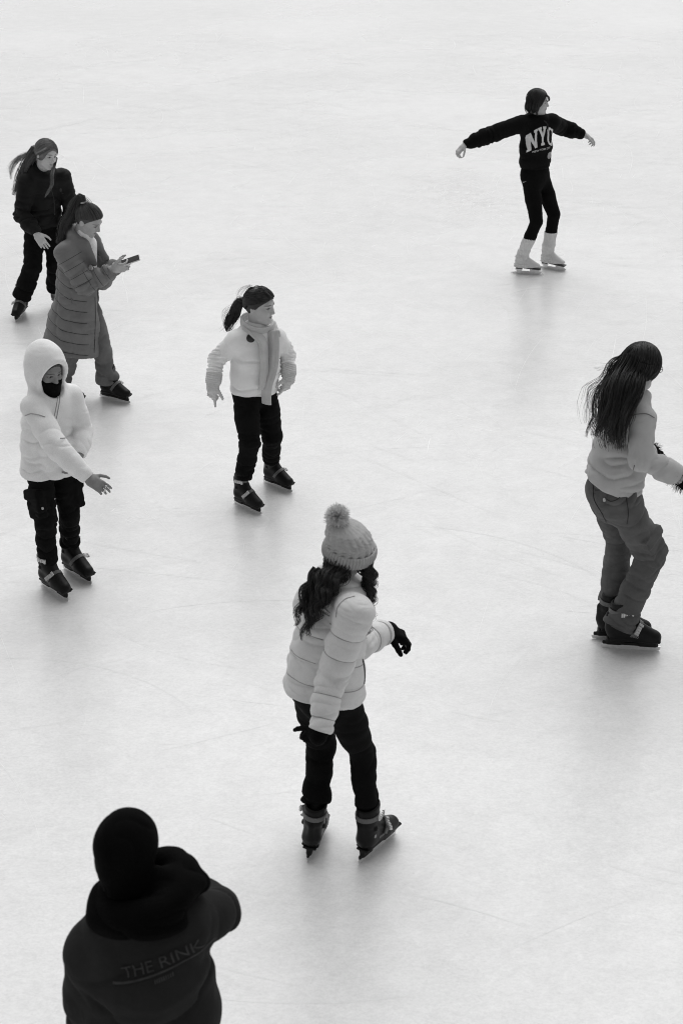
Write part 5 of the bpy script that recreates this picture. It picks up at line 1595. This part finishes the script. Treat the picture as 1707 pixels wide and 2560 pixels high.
# ================================================================== F : grey sweatshirt, cargo trousers, long hair
def build_F():
    s = F
    hd = Head(s.headC, 30, 12, 0, 1.0)
    hR = dict(d=V3(.70, -.05, -.65), n=V3(-.4, .6, -.5), t=V3(.3, .8, .2), curl=(25, 30, 35, 40), sc=.98)
    hL = dict(d=V3(.5, .5, -.3), n=V3(0, -.2, -.9), t=V3(.6, -.6, 0), curl=(25, 30, 35, 40), sc=.98)
    s.body(hd, [dict(hR, hid=1), dict(hL, hid=1)], .38)
    rt = s.hright
    def pockets(G):
        for i, sg in ((0, 1), (1, -1)):
            u = unit(s.knee[i] - s.hip[i]); o_ = unit(rt * sg + s.hfwd * .45 - u * np.dot(rt * sg + s.hfwd * .45, u)); f_ = np.cross(u, o_)
            m = s.hip[i] + (s.knee[i] - s.hip[i]) * .78
            G.add(rbox(m + o_ * .070, (u, f_, o_), (.095, .070, .028), .014), .010)
            G.add(rbox(m - u * .08 + o_ * .080, (u, f_, o_), (.030, .077, .024), .008), .005)
            # thick turn-up at the hem
            e = s.knee[i] + (s.ank[i] - s.knee[i]) * (1.08 if i == 0 else .86); uu = unit(s.ank[i] - s.knee[i])
            if i == 0: G.add(flat(rc(e - uu * .055, e, .089, .094), e, uu), .004)
    V, Q, o = s.trousers("cargo_trousers", CARGO, [(.090, .092, .076, .080, .087), (.09, .088, .074, .074, .082)], (1.08, .86), waist=(.150, .128), fold=(.012, .010), lam=.05, extra=pockets, bunch=.5, seed=1, h=.0055)
    lb = bvh_of(V, Q)
    s.seam("pocket_flap", [(165, 1135), (220, 1130), (280, 1142), (330, 1165)], .0035, THREAD_GREY, o, lb)
    s.seam("pocket_flap", [(250, 1200), (285, 1215), (330, 1200), (350, 1180)], .003, THREAD_GREY, o, lb)
    s.seam("side_seam", [(395, 1190), (410, 1300), (400, 1385)], .0028, THREAD_GREY, o, lb)
    s.seam("back_seam", [(150, 1080), (160, 1200), (215, 1300), (280, 1430)], .003, THREAD_GREY, o, lb)
    p, n = s.shoot(lb, 238, 1203, .002)
    if p is not None:
        e1 = unit(np.cross(n, Z)); e2 = np.cross(n, e1); v = []
        for r, z in ((.011, 0), (.011, .004), (.008, .006), (.005, .003)): v += [p + (e1 * math.cos(t) + e2 * math.sin(t)) * r + n * z for t in np.arange(16) * 2 * np.pi / 16]
        put("button", np.array(v), [(k * 16 + i, k * 16 + (i + 1) % 16, k * 16 + 16 + (i + 1) % 16, k * 16 + 16 + i) for k in range(3) for i in range(16)] + [tuple(range(48, 64))], CHROME, o, s.base)
    up = unit(s.neck - s.pel)
    cuff = [s.wr[0], s.wr[1]]
    col_ = ring_collar(s, .062, .020, .01, .02)
    def coll(G):
        col_(G)
        for i in (0, 1):
            u = unit(s.wr[i] - s.el[i]); G.add(rc(cuff[i] - u * .12, cuff[i] - u * .06, .056, .052), .02)
    o = s.top("sweatshirt", GREY_SWEAT, [(.04, .140, .118, 0), (.10, .152, .130, -.01), (.18, .168, .150, -.015), (.45, .155, .135, -.005), (.78, .148, .115, 0), (.95, .10, .09, 0)],
          (.070, .068, .066, .060, .044), .05, h=.0055, fold=.012, lam=.055, tfold=.010, collar=coll, cuff=cuff, shoulder=(.072, .068), seed=12, hem_n=-up - V3(.38, 0, 0))
    s.seam("shoulder_seam", [(420, 590), (480, 575), (545, 572), (600, 600)], .003, THREAD_MID, o)
    s.seam("side_seam", [(455, 950), (435, 1030), (412, 1060), (405, 1110)], .003, THREAD_MID, o)
    # fluffy black gloves
    for i, hh in ((0, hR), (1, hL)):
        w = s.wr[i]; Gg = Field(w - .22, w + .22, .005)
        for pr, k in hand_prims(w, **dict(hh, fat=1.25)): Gg.add(pr, k)
        u = unit(s.wr[i] - s.el[i]); Gg.add(rc(w - u * .03, w + u * .03, .040, .046), .02)
        V, Q = Gg.mesh(1); N = normals(V, Q)
        go = s.garment("glove", V, Q, BLACK_KNIT)
        near = np.linalg.norm(V - w, axis=1) < .07
        idx = rng.choice(np.where(near)[0], 420); t = np.linspace(0, 1, 5)[None, :, None]
        P = V[idx][:, None] + (N[idx] + rng.normal(size=(420, 3)) * .35)[:, None] * t * .022 - Z * (t ** 2) * .01
        vv, qq = tubes(P, np.full((420, 5), .0011) * np.linspace(1, .3, 5)[None]); put("fur_trim", vv, qq, BLACK_KNIT, go, s.base)
    s.wear_skates(RENTAL)
    # lettering and pale flash on the near boot
    s.boot_print(0, "lettering", text_polys("2000", .022), .012, .098, -.10, GREY_PRINT)
    h = Hair(); T = .011
    h.cap(hd, T, .016, .0, wide=.07)
    h.scalp(hd, [(.8, 0, .62), (.2, 0, 1), (-.5, 0, .85)], [(.45, -.9, -.55), (-.2, -1, -.5), (-.85, -.5, -.5)], 420, T, .018)
    h.scalp(hd, [(.8, 0, .62), (.2, 0, 1), (-.5, 0, .85)], [(.45, .9, -.55), (-.2, 1, -.5), (-.85, .5, -.5)], 300, T, .018)
    def g(*pp): return [s.p(*q) for q in pp]
    h.bundle(g((470, 170, -.02), (420, 300, -.08), (360, 430, -.16), (320, 580, -.20), (300, 700, -.20), (290, 800, -.19)), (.075, .080, .080, .078, .070, .050), 480, T, .0017, 26, .011, 1.7, .45, core=True)
    h.bundle(g((530, 200, -.10), (500, 300, -.12), (450, 400, -.18), (390, 520, -.24), (355, 680, -.24), (340, 830, -.22)), (.045, .045, .045, .045, .040, .022), 300, T, .0017, 26, .010, 1.8, .4)
    h.bundle(g((430, 160, .02), (350, 280, -.02), (280, 400, -.08), (230, 540, -.14), (200, 660, -.15), (180, 740, -.15)), (.055, .06, .05, .042, .036, .016), 260, T, .0016, 26, .011, 1.8, .5)
    h.bundle(g((400, 150, .02), (310, 250, .0), (230, 380, -.04), (170, 520, -.06), (140, 640, -.06), (118, 745, -.06)), (.03, .035, .035, .028, .022, .010), 90, T, .0013, 26, .010, 2.2, .6, core=False)
    h.bundle(g((390, 150, .04), (300, 215, .04), (210, 330, .02), (150, 420, .0), (100, 500, .0), (120, 640, 0)), (.02, .03, .04, .045, .04, .02), 44, T, .0010, 26, .014, 2.4, 1.0, core=False)
    h.bundle(g((400, 130, .02), (310, 205, .02), (220, 235, .02), (150, 240, .02)), (.015, .02, .025, .012), 12, T * 1.5, .0009, 16, .006, 1.2, 1, core=False)
    h.bundle(g((540, 70, .03), (580, 85, .03), (615, 130, .03), (628, 180, .02)), (.006, .01, .01, .006), 10, T * 2, .0009, 14, .003, 1, .5, core=False)
    h.put(s.e, s.base)
    # glasses: a temple bar and thin rim
    pts = [hd.w(V3(.0, -.083, .004)), hd.w(V3(.06, -.076, .006)), hd.w(V3(.098, -.062, .006))]
    rim = [hd.w(V3(.104, -.034 + .026 * math.cos(t), .002 + .020 * math.sin(t))) for t in np.linspace(0, 2 * np.pi, 17)]
    rim2 = [hd.w(V3(.104, .034 + .026 * math.cos(t), .002 + .020 * math.sin(t))) for t in np.linspace(0, 2 * np.pi, 17)]
    sq = np.array([[.0018, 0], [0, .0018], [-.0018, 0], [0, -.0018]])
    put("glasses", *multi([sweep(spline(pts, 8), Z, lambda i, f: sq), sweep(np.array(rim), hd.f, lambda i, f: sq), sweep(np.array(rim2), hd.f, lambda i, f: sq)]), BUTTON, s.e, s.base)

# ================================================================== G : puffer jacket and bobble hat
def build_G():
    s = G
    hd = Head(s.headC, 58, 18, -14, .98)
    hR = dict(d=V3(-.45, .30, -.72), n=V3(.2, .9, .2), t=V3(-.9, .1, .35), curl=(35, 40, 45, 45), sc=.97, thumb=.2)
    hL = dict(d=V3(.86, .05, -.38), n=V3(-.45, -.1, -.85), t=V3(.1, -.95, .1), curl=(38, 42, 44, 44), sc=1.0, thumb=.9)
    s.body(hd, [dict(hR, hid=1), dict(hL, hid=1)], .33)
    V, Q, o = s.trousers("trousers", BLACK_STRETCH, [(.088, .080, .062, .056, .058), (.090, .084, .066, .062, .066)], (.70, .72), waist=(.150, .125), fold=(.008, .010), lam=.06, bunch=1.0, seed=6)
    up = unit(s.neck - s.pel)
    cuff = [s.wr[0] - unit(s.wr[0] - s.el[0]) * .0, s.wr[1] - unit(s.wr[1] - s.el[1]) * .02]
    col_ = ring_collar(s, .082, .036, .01, .02)
    def coll(G_): col_(G_)
    o = s.top("puffer_jacket", PALE_NYLON, [(-.12, .168, .145, 0), (.0, .178, .155, -.005), (.3, .168, .148, -.005), (.6, .155, .135, -.005), (.85, .138, .115, 0), (.97, .10, .09, 0)],
          [(.078, .074, .068, .060, .050), (.078, .074, .068, .062, .056)], -.07, h=.0050, fold=.007, lam=.05, tfold=.005, collar=coll, quilt=(.112, .013, .098, .011), cuff=cuff, shoulder=(.078, .076), seed=15, hem_n=-up - s.fwd * .04)
    arms = [(a_, b_) for i in (0, 1) for a_, b_, _ in s.segs_arm(i)]
    L0 = .6 * np.linalg.norm(s.neck - s.pel); lv = np.arange(1, 12) * .112 - L0
    ring_seams(s, "quilting_seam", o, s.pel, s.neck, [x for x in lv if -.03 < x < .40], THREAD_PUFF, .0022, .35, arms, None, .088)
    for i in (0, 1):
        for a_, b_ in ((s.sh[i], s.el[i]), (s.el[i], s.wr[i])):
            ring_seams(s, "quilting_seam", o, a_, b_, np.arange(.098, np.linalg.norm(b_ - a_) - .005, .098), THREAD_PUFF, .0020, .12, (), None, 0, 40)
    s.seam("pocket_zip", [(608, 1010), (618, 1060), (622, 1110), (618, 1160)], .004, THREAD_GREY, o)
    s.seam("shoulder_seam", [(445, 750), (455, 690), (500, 640), (560, 620)], .0025, THREAD_PUFF, o)
    s.seam("yoke_seam", [(330, 650), (380, 700), (430, 740), (445, 760)], .003, THREAD_PALE, o)
    for i, hh in ((0, hR), (1, hL)):
        w = s.wr[i]; Gg = Field(w - .24, w + .24, .0045)
        for pr, k in hand_prims(w, **dict(hh, fat=1.15 if i == 0 else 1.38, splay=.0)): Gg.add(pr, k)
        u = unit(s.wr[i] - s.el[i]); Gg.add(rc(w - u * .06, w + u * .03, .036, .036), .02)
        Gg.add(flat(rc(w - u * .04, w + u * .02, .043, .041), w + u * .02, u), .004)
        V, Q = Gg.mesh(1); N = normals(V, Q); V = V + N * (.002 * (vnoise(V * 160) - .5))[:, None]
        s.garment("glove", V, Q, BLACK_KNIT)
    s.wear_skates(RENTAL)
    s.boot_print(0, "emblem", [disc(.009, 14)], -.075, .135, 0, GREY_PRINT)
    s.boot_print(0, "lettering", [[(x, -.006), (x + .003, -.006), (x + .005, .006), (x + .002, .006)] for x in np.arange(-.018, .018, .0065)], -.02, .105, 0, GREY_PRINT)
    # bobble hat
    ax = unit(hd.u - hd.f * .30); b1 = unit(hd.f - ax * np.dot(hd.f, ax)); b2 = np.cross(ax, b1)
    c0 = hd.w(V3(-.012, 0, .012)); K = hd.s
    m, n = 144, 44; th = np.arange(m) * 2 * np.pi / m; V = []
    zs = np.linspace(-.015, .150, n)
    for j, z in enumerate(zs):
        f = j / (n - 1)
        r = np.interp(f, [0, .25, .5, .72, .88, .96, 1], [.102, .103, .099, .084, .056, .026, .004])
        cable = .0055 * np.abs(np.sin(th * 9)) + .0040 * np.sin(th * 18 + 5 * np.sin(z * 100)) * (1 - f ** 2) + .0020 * np.cos(z * 420) * (np.cos(th * 11) > .2)
        slump = .006 * math.sin(f * 3) * np.cos(th - 2.2)
        rr = r + cable * (1 - .6 * f) + slump
        V.append(c0 + ax * (z * K) + V3(-.075, 0, .0) * f ** 2.4 + (rr * np.cos(th) * 1.08 * K)[:, None] * b1 + (rr * np.sin(th) * .98 * K)[:, None] * b2)
    V = np.concatenate(V); jj, kk = np.meshgrid(np.arange(n - 1), np.arange(m), indexing='ij')
    Qh = np.stack([jj * m + kk, jj * m + (kk + 1) % m, (jj + 1) * m + (kk + 1) % m, (jj + 1) * m + kk], -1).reshape(-1, 4)
    hat = s.garment("bobble_hat", V, Qh, HAT_KNIT)
    V = []; n2 = 18; m2 = 264; th2 = np.arange(m2) * 2 * np.pi / m2
    for j in range(n2):
        f = j / (n2 - 1); a = f * 2 * np.pi
        z = -.032 + .030 * -math.cos(a); r = .109 + .010 * math.sin(a)
        rr = r + .0032 * np.cos(th2 * 52) * max(0, math.sin(a) + .3)
        V.append(c0 + ax * ((z + .020) * K) + (rr * np.cos(th2) * 1.08 * K)[:, None] * b1 + (rr * np.sin(th2) * .98 * K)[:, None] * b2)
    V = np.concatenate(V); jj, kk = np.meshgrid(np.arange(n2 - 1), np.arange(m2), indexing='ij')
    Qc = np.stack([jj * m2 + kk, jj * m2 + (kk + 1) % m2, (jj + 1) * m2 + (kk + 1) % m2, (jj + 1) * m2 + kk], -1).reshape(-1, 4)
    put("hat_cuff", V, Qc, HAT_KNIT, hat, s.base)
    pc = c0 + ax * .168 * K + V3(-.088, 0, 0)
    dirs = rng.normal(size=(2600, 3)); dirs /= np.linalg.norm(dirs, axis=1, keepdims=True)
    t = np.linspace(.1, 1, 5)[None, :, None]
    P = pc + dirs[:, None] * t * (.043 + .008 * rng.random((2600, 1, 1))) + rng.normal(size=(2600, 1, 3)) * .006 * t ** 2
    vv, qq = tubes(P, np.full((2600, 5), .0015) * np.linspace(1.2, .7, 5)[None])
    put("pompom", vv, qq, POMPOM, hat, s.base)
    # curly hair
    h = Hair(); T = .010
    h.cap(hd, T, .0, 0)
    def g(*pp): return [s.p(*q) for q in pp]
    h.bundle(g((460, 380, .10), (425, 460, .03), (390, 540, -.03), (345, 660, -.06)), (.045, .062, .06, .03), 260, T, .0017, 26, .012, 2.2, .3)
    h.bundle(g((500, 400, .08), (480, 450, .03), (430, 520, -.03), (380, 590, -.06)), (.04, .045, .045, .03), 180, T, .0017, 24, .012, 2.2, .3)
    locks = [((350, 480, .0), (310, 600, -.02), (275, 740, -.05), (235, 890, -.06)), ((390, 500, -.04), (350, 610, -.08), (310, 730, -.09), (275, 860, -.09)),
             ((330, 450, .03), (270, 560, .0), (225, 690, -.02), (192, 810, -.03)), ((420, 520, -.05), (380, 620, -.10), (340, 710, -.11), (300, 820, -.10)),
             ((360, 460, .04), (310, 520, .03), (275, 590, .02), (235, 690, .0)), ((370, 500, -.02), (330, 620, -.06), (290, 730, -.07), (262, 830, -.08)),
             ((400, 480, -.02), (370, 570, -.06), (330, 650, -.08), (300, 700, -.08)), ((345, 470, .02), (290, 590, -.01), (250, 700, -.03), (215, 720, -.03)),
             ((440, 520, -.05), (410, 590, -.09), (375, 640, -.10), (345, 700, -.10))]
    for pts in locks:
        h.bundle(g(*pts), (.024, .024, .020, .006), 58, T, .0018, 36, .010, 3.0, .4, core=False)
    h.bundle(g((600, 370, .08), (640, 460, .06), (650, 560, .04), (655, 660, .02), (650, 800, .0)), (.040, .038, .026, .018, .006), 170, T, .0016, 34, .012, 4.0, .35)
    h.bundle(g((620, 420, .08), (655, 520, .06), (662, 640, .04), (655, 760, .03), (640, 880, .03)), (.025, .025, .02, .018, .01), 60, T, .0012, 36, .013, 5, .6, core=False)
    h.bundle(g((640, 440, .08), (668, 470, .08), (660, 530, .07), (680, 640, .06)), (.012, .015, .015, .012), 14, T, .0010, 26, .010, 4, .8, core=False)
    h.put(s.e, s.base)

# ================================================================== H : dark hooded figure in front
def build_H():
    s = H
    hd = Head(s.headC, 72, 14, -4, 1.05)
    hR = dict(d=V3(-.5, .4, .5), n=V3(-.6, -.4, .2), t=V3(0, 0, 1), curl=(40, 45, 45, 45), sc=1.08)
    hL = dict(d=V3(0, .1, -1), n=V3(.9, 0, 0), t=V3(0, .9, 0), curl=(25, 30, 35, 40), sc=1.08)
    s.body(hd, [dict(hR, hid=1), dict(hL, hid=1)], .05, hide_head=True, eyes=True)
    s.trousers("trousers", BLACK_CLOTH, (.095, .095, .08, .074, .07), (.88, .88), waist=(.165, .14), fold=(.010, .014), lam=.06, seed=8, h=.009)
    up = unit(s.neck - s.pel)
    bk = unit(-s.fwd - up * np.dot(-s.fwd, up))
    cuff = [s.wr[0], s.wr[1]]
    def coll(G_):
        G_.add(rc(s.spine(.92) + bk * .07, s.sh[0] + bk * .02, .075, .080), .05)
        G_.add(rc(s.spine(.92) + bk * .07, s.sh[1] + bk * .02, .075, .075), .05)
    o = s.top("hooded_sweatshirt", DARK_HOODIE, [(-.12, .200, .165, 0), (.1, .215, .178, 0), (.5, .206, .172, -.01), (.78, .185, .15, -.01), (.95, .12, .11, 0)],
          [(.094, .088, .078, .072, .05), (.094, .094, .086, .076, .05)], -.09, h=.0075, fold=.014, lam=.09, tfold=.014, collar=coll, cuff=cuff, shoulder=(.09, .092), seed=18)
    # the hood lying back on the shoulders: a heavy black roll
    Gh = Field(s.neck - .36, s.neck + .36, .006)
    ax = unit(unit(s.headC - s.neck) + Z * .6); b = unit(bk - ax * np.dot(bk, ax)); sd = np.cross(ax, b)
    if np.dot(sd, s.sright) < 0: sd = -sd
    pts = []
    for i in range(25):
        t = 2 * math.pi * i / 24
        pts.append(s.neck + ax * (.045 + .030 * math.sin(t) - .022 * math.cos(t)) + b * math.cos(t) * .120 + sd * (math.sin(t) * .135 + .025))
    for i in range(24):
        t = 2 * math.pi * (i + .5) / 24
        rr = .033 + .007 * math.cos(t) + .005 * math.sin(3 * t)
        Gh.add(rc(pts[i], pts[i + 1], rr, rr), .03)
    Gh.add(ell(s.neck + b * .085 - ax * .01 + sd * .02, (unit(b + ax * .5), sd, unit(ax - b * .5)), (.085, .155, .045)), .05)
    Gh.add(rc(s.neck + sd * .02 + ax * .06, s.neck + sd * .12 + ax * .055, .062, .055), .03)
    Gh.add(rc(s.neck + sd * .13 + ax * .05, s.neck + sd * .19 + ax * .055 - b * .03, .045, .032), .03)
    V, Q = Gh.mesh(1); N = normals(V, Q); V = V + N * (.012 * (ridge(V * np.array([9, 9, 22])) - .5))[:, None]
    s.garment("hood", V, Q, BLACK_HOOD)
    # balaclava
    Gb = Field(hd.C - .25, hd.C + .22, .005); K = hd.s
    for pr, k in ((ell(hd.w(V3(-.006, 0, .02)), (hd.f, hd.l, hd.u), np.array([.106, .090, .104]) * K), .02), (ell(hd.w(V3(.026, 0, -.04)), (hd.f, hd.l, hd.u), np.array([.074, .068, .082]) * K), .03),
                  (rc(hd.w(V3(-.02, 0, -.05)), s.neck + Z * .0, .074, .082), .03), (rc(hd.w(V3(.09, 0, -.0)), hd.w(V3(.112, 0, -.03)), .013, .016), .015)): Gb.add(pr, k)
    for sg in (1, -1): Gb.sub(ell(hd.w(V3(.105, .032 * sg, .006)), (hd.f, hd.l, hd.u), np.array([.03, .024, .013])), .006)
    V, Q = Gb.mesh(1); N = normals(V, Q); V = V + N * (.004 * (ridge(V * 14) - .5))[:, None]
    s.garment("balaclava", V, Q, BLACK_HOOD)
    # faint print across the back
    rt = unit(s.sright - up * np.dot(s.sright, up)); rt = unit(rt + up * .24)
    p, n = s.shoot(s.topbvh, 860, 1245)
    if p is not None:
        n = bk; u2 = unit(np.cross(n, rt)); u2 = u2 if u2[2] > 0 else -u2
        r2 = unit(np.cross(u2, n))
        s.decal("lettering", text_polys("THE RINK", .052), p + u2 * .004, r2, u2, FAINT_PRINT, o, s.topbvh, .004, .012)
        s.decal("underline", [[(-.155, -.010), (.125, -.010), (.125, -.004), (-.155, -.004)]], p, r2, u2, FAINT_PRINT, o, s.topbvh, .005, .012)
        s.decal("lettering", [[(x0, -.034), (x0 + .003, -.034), (x0 + .004, -.020), (x0 + .001, -.020)] for x0 in np.arange(-.026, .026, .006)], p, r2, u2, FAINT_PRINT, o, s.topbvh, .004, .02)
    s.wear_skates(RENTAL)

for f in (build_A, build_B, build_C, build_D, build_E, build_F, build_G, build_H):
    f()
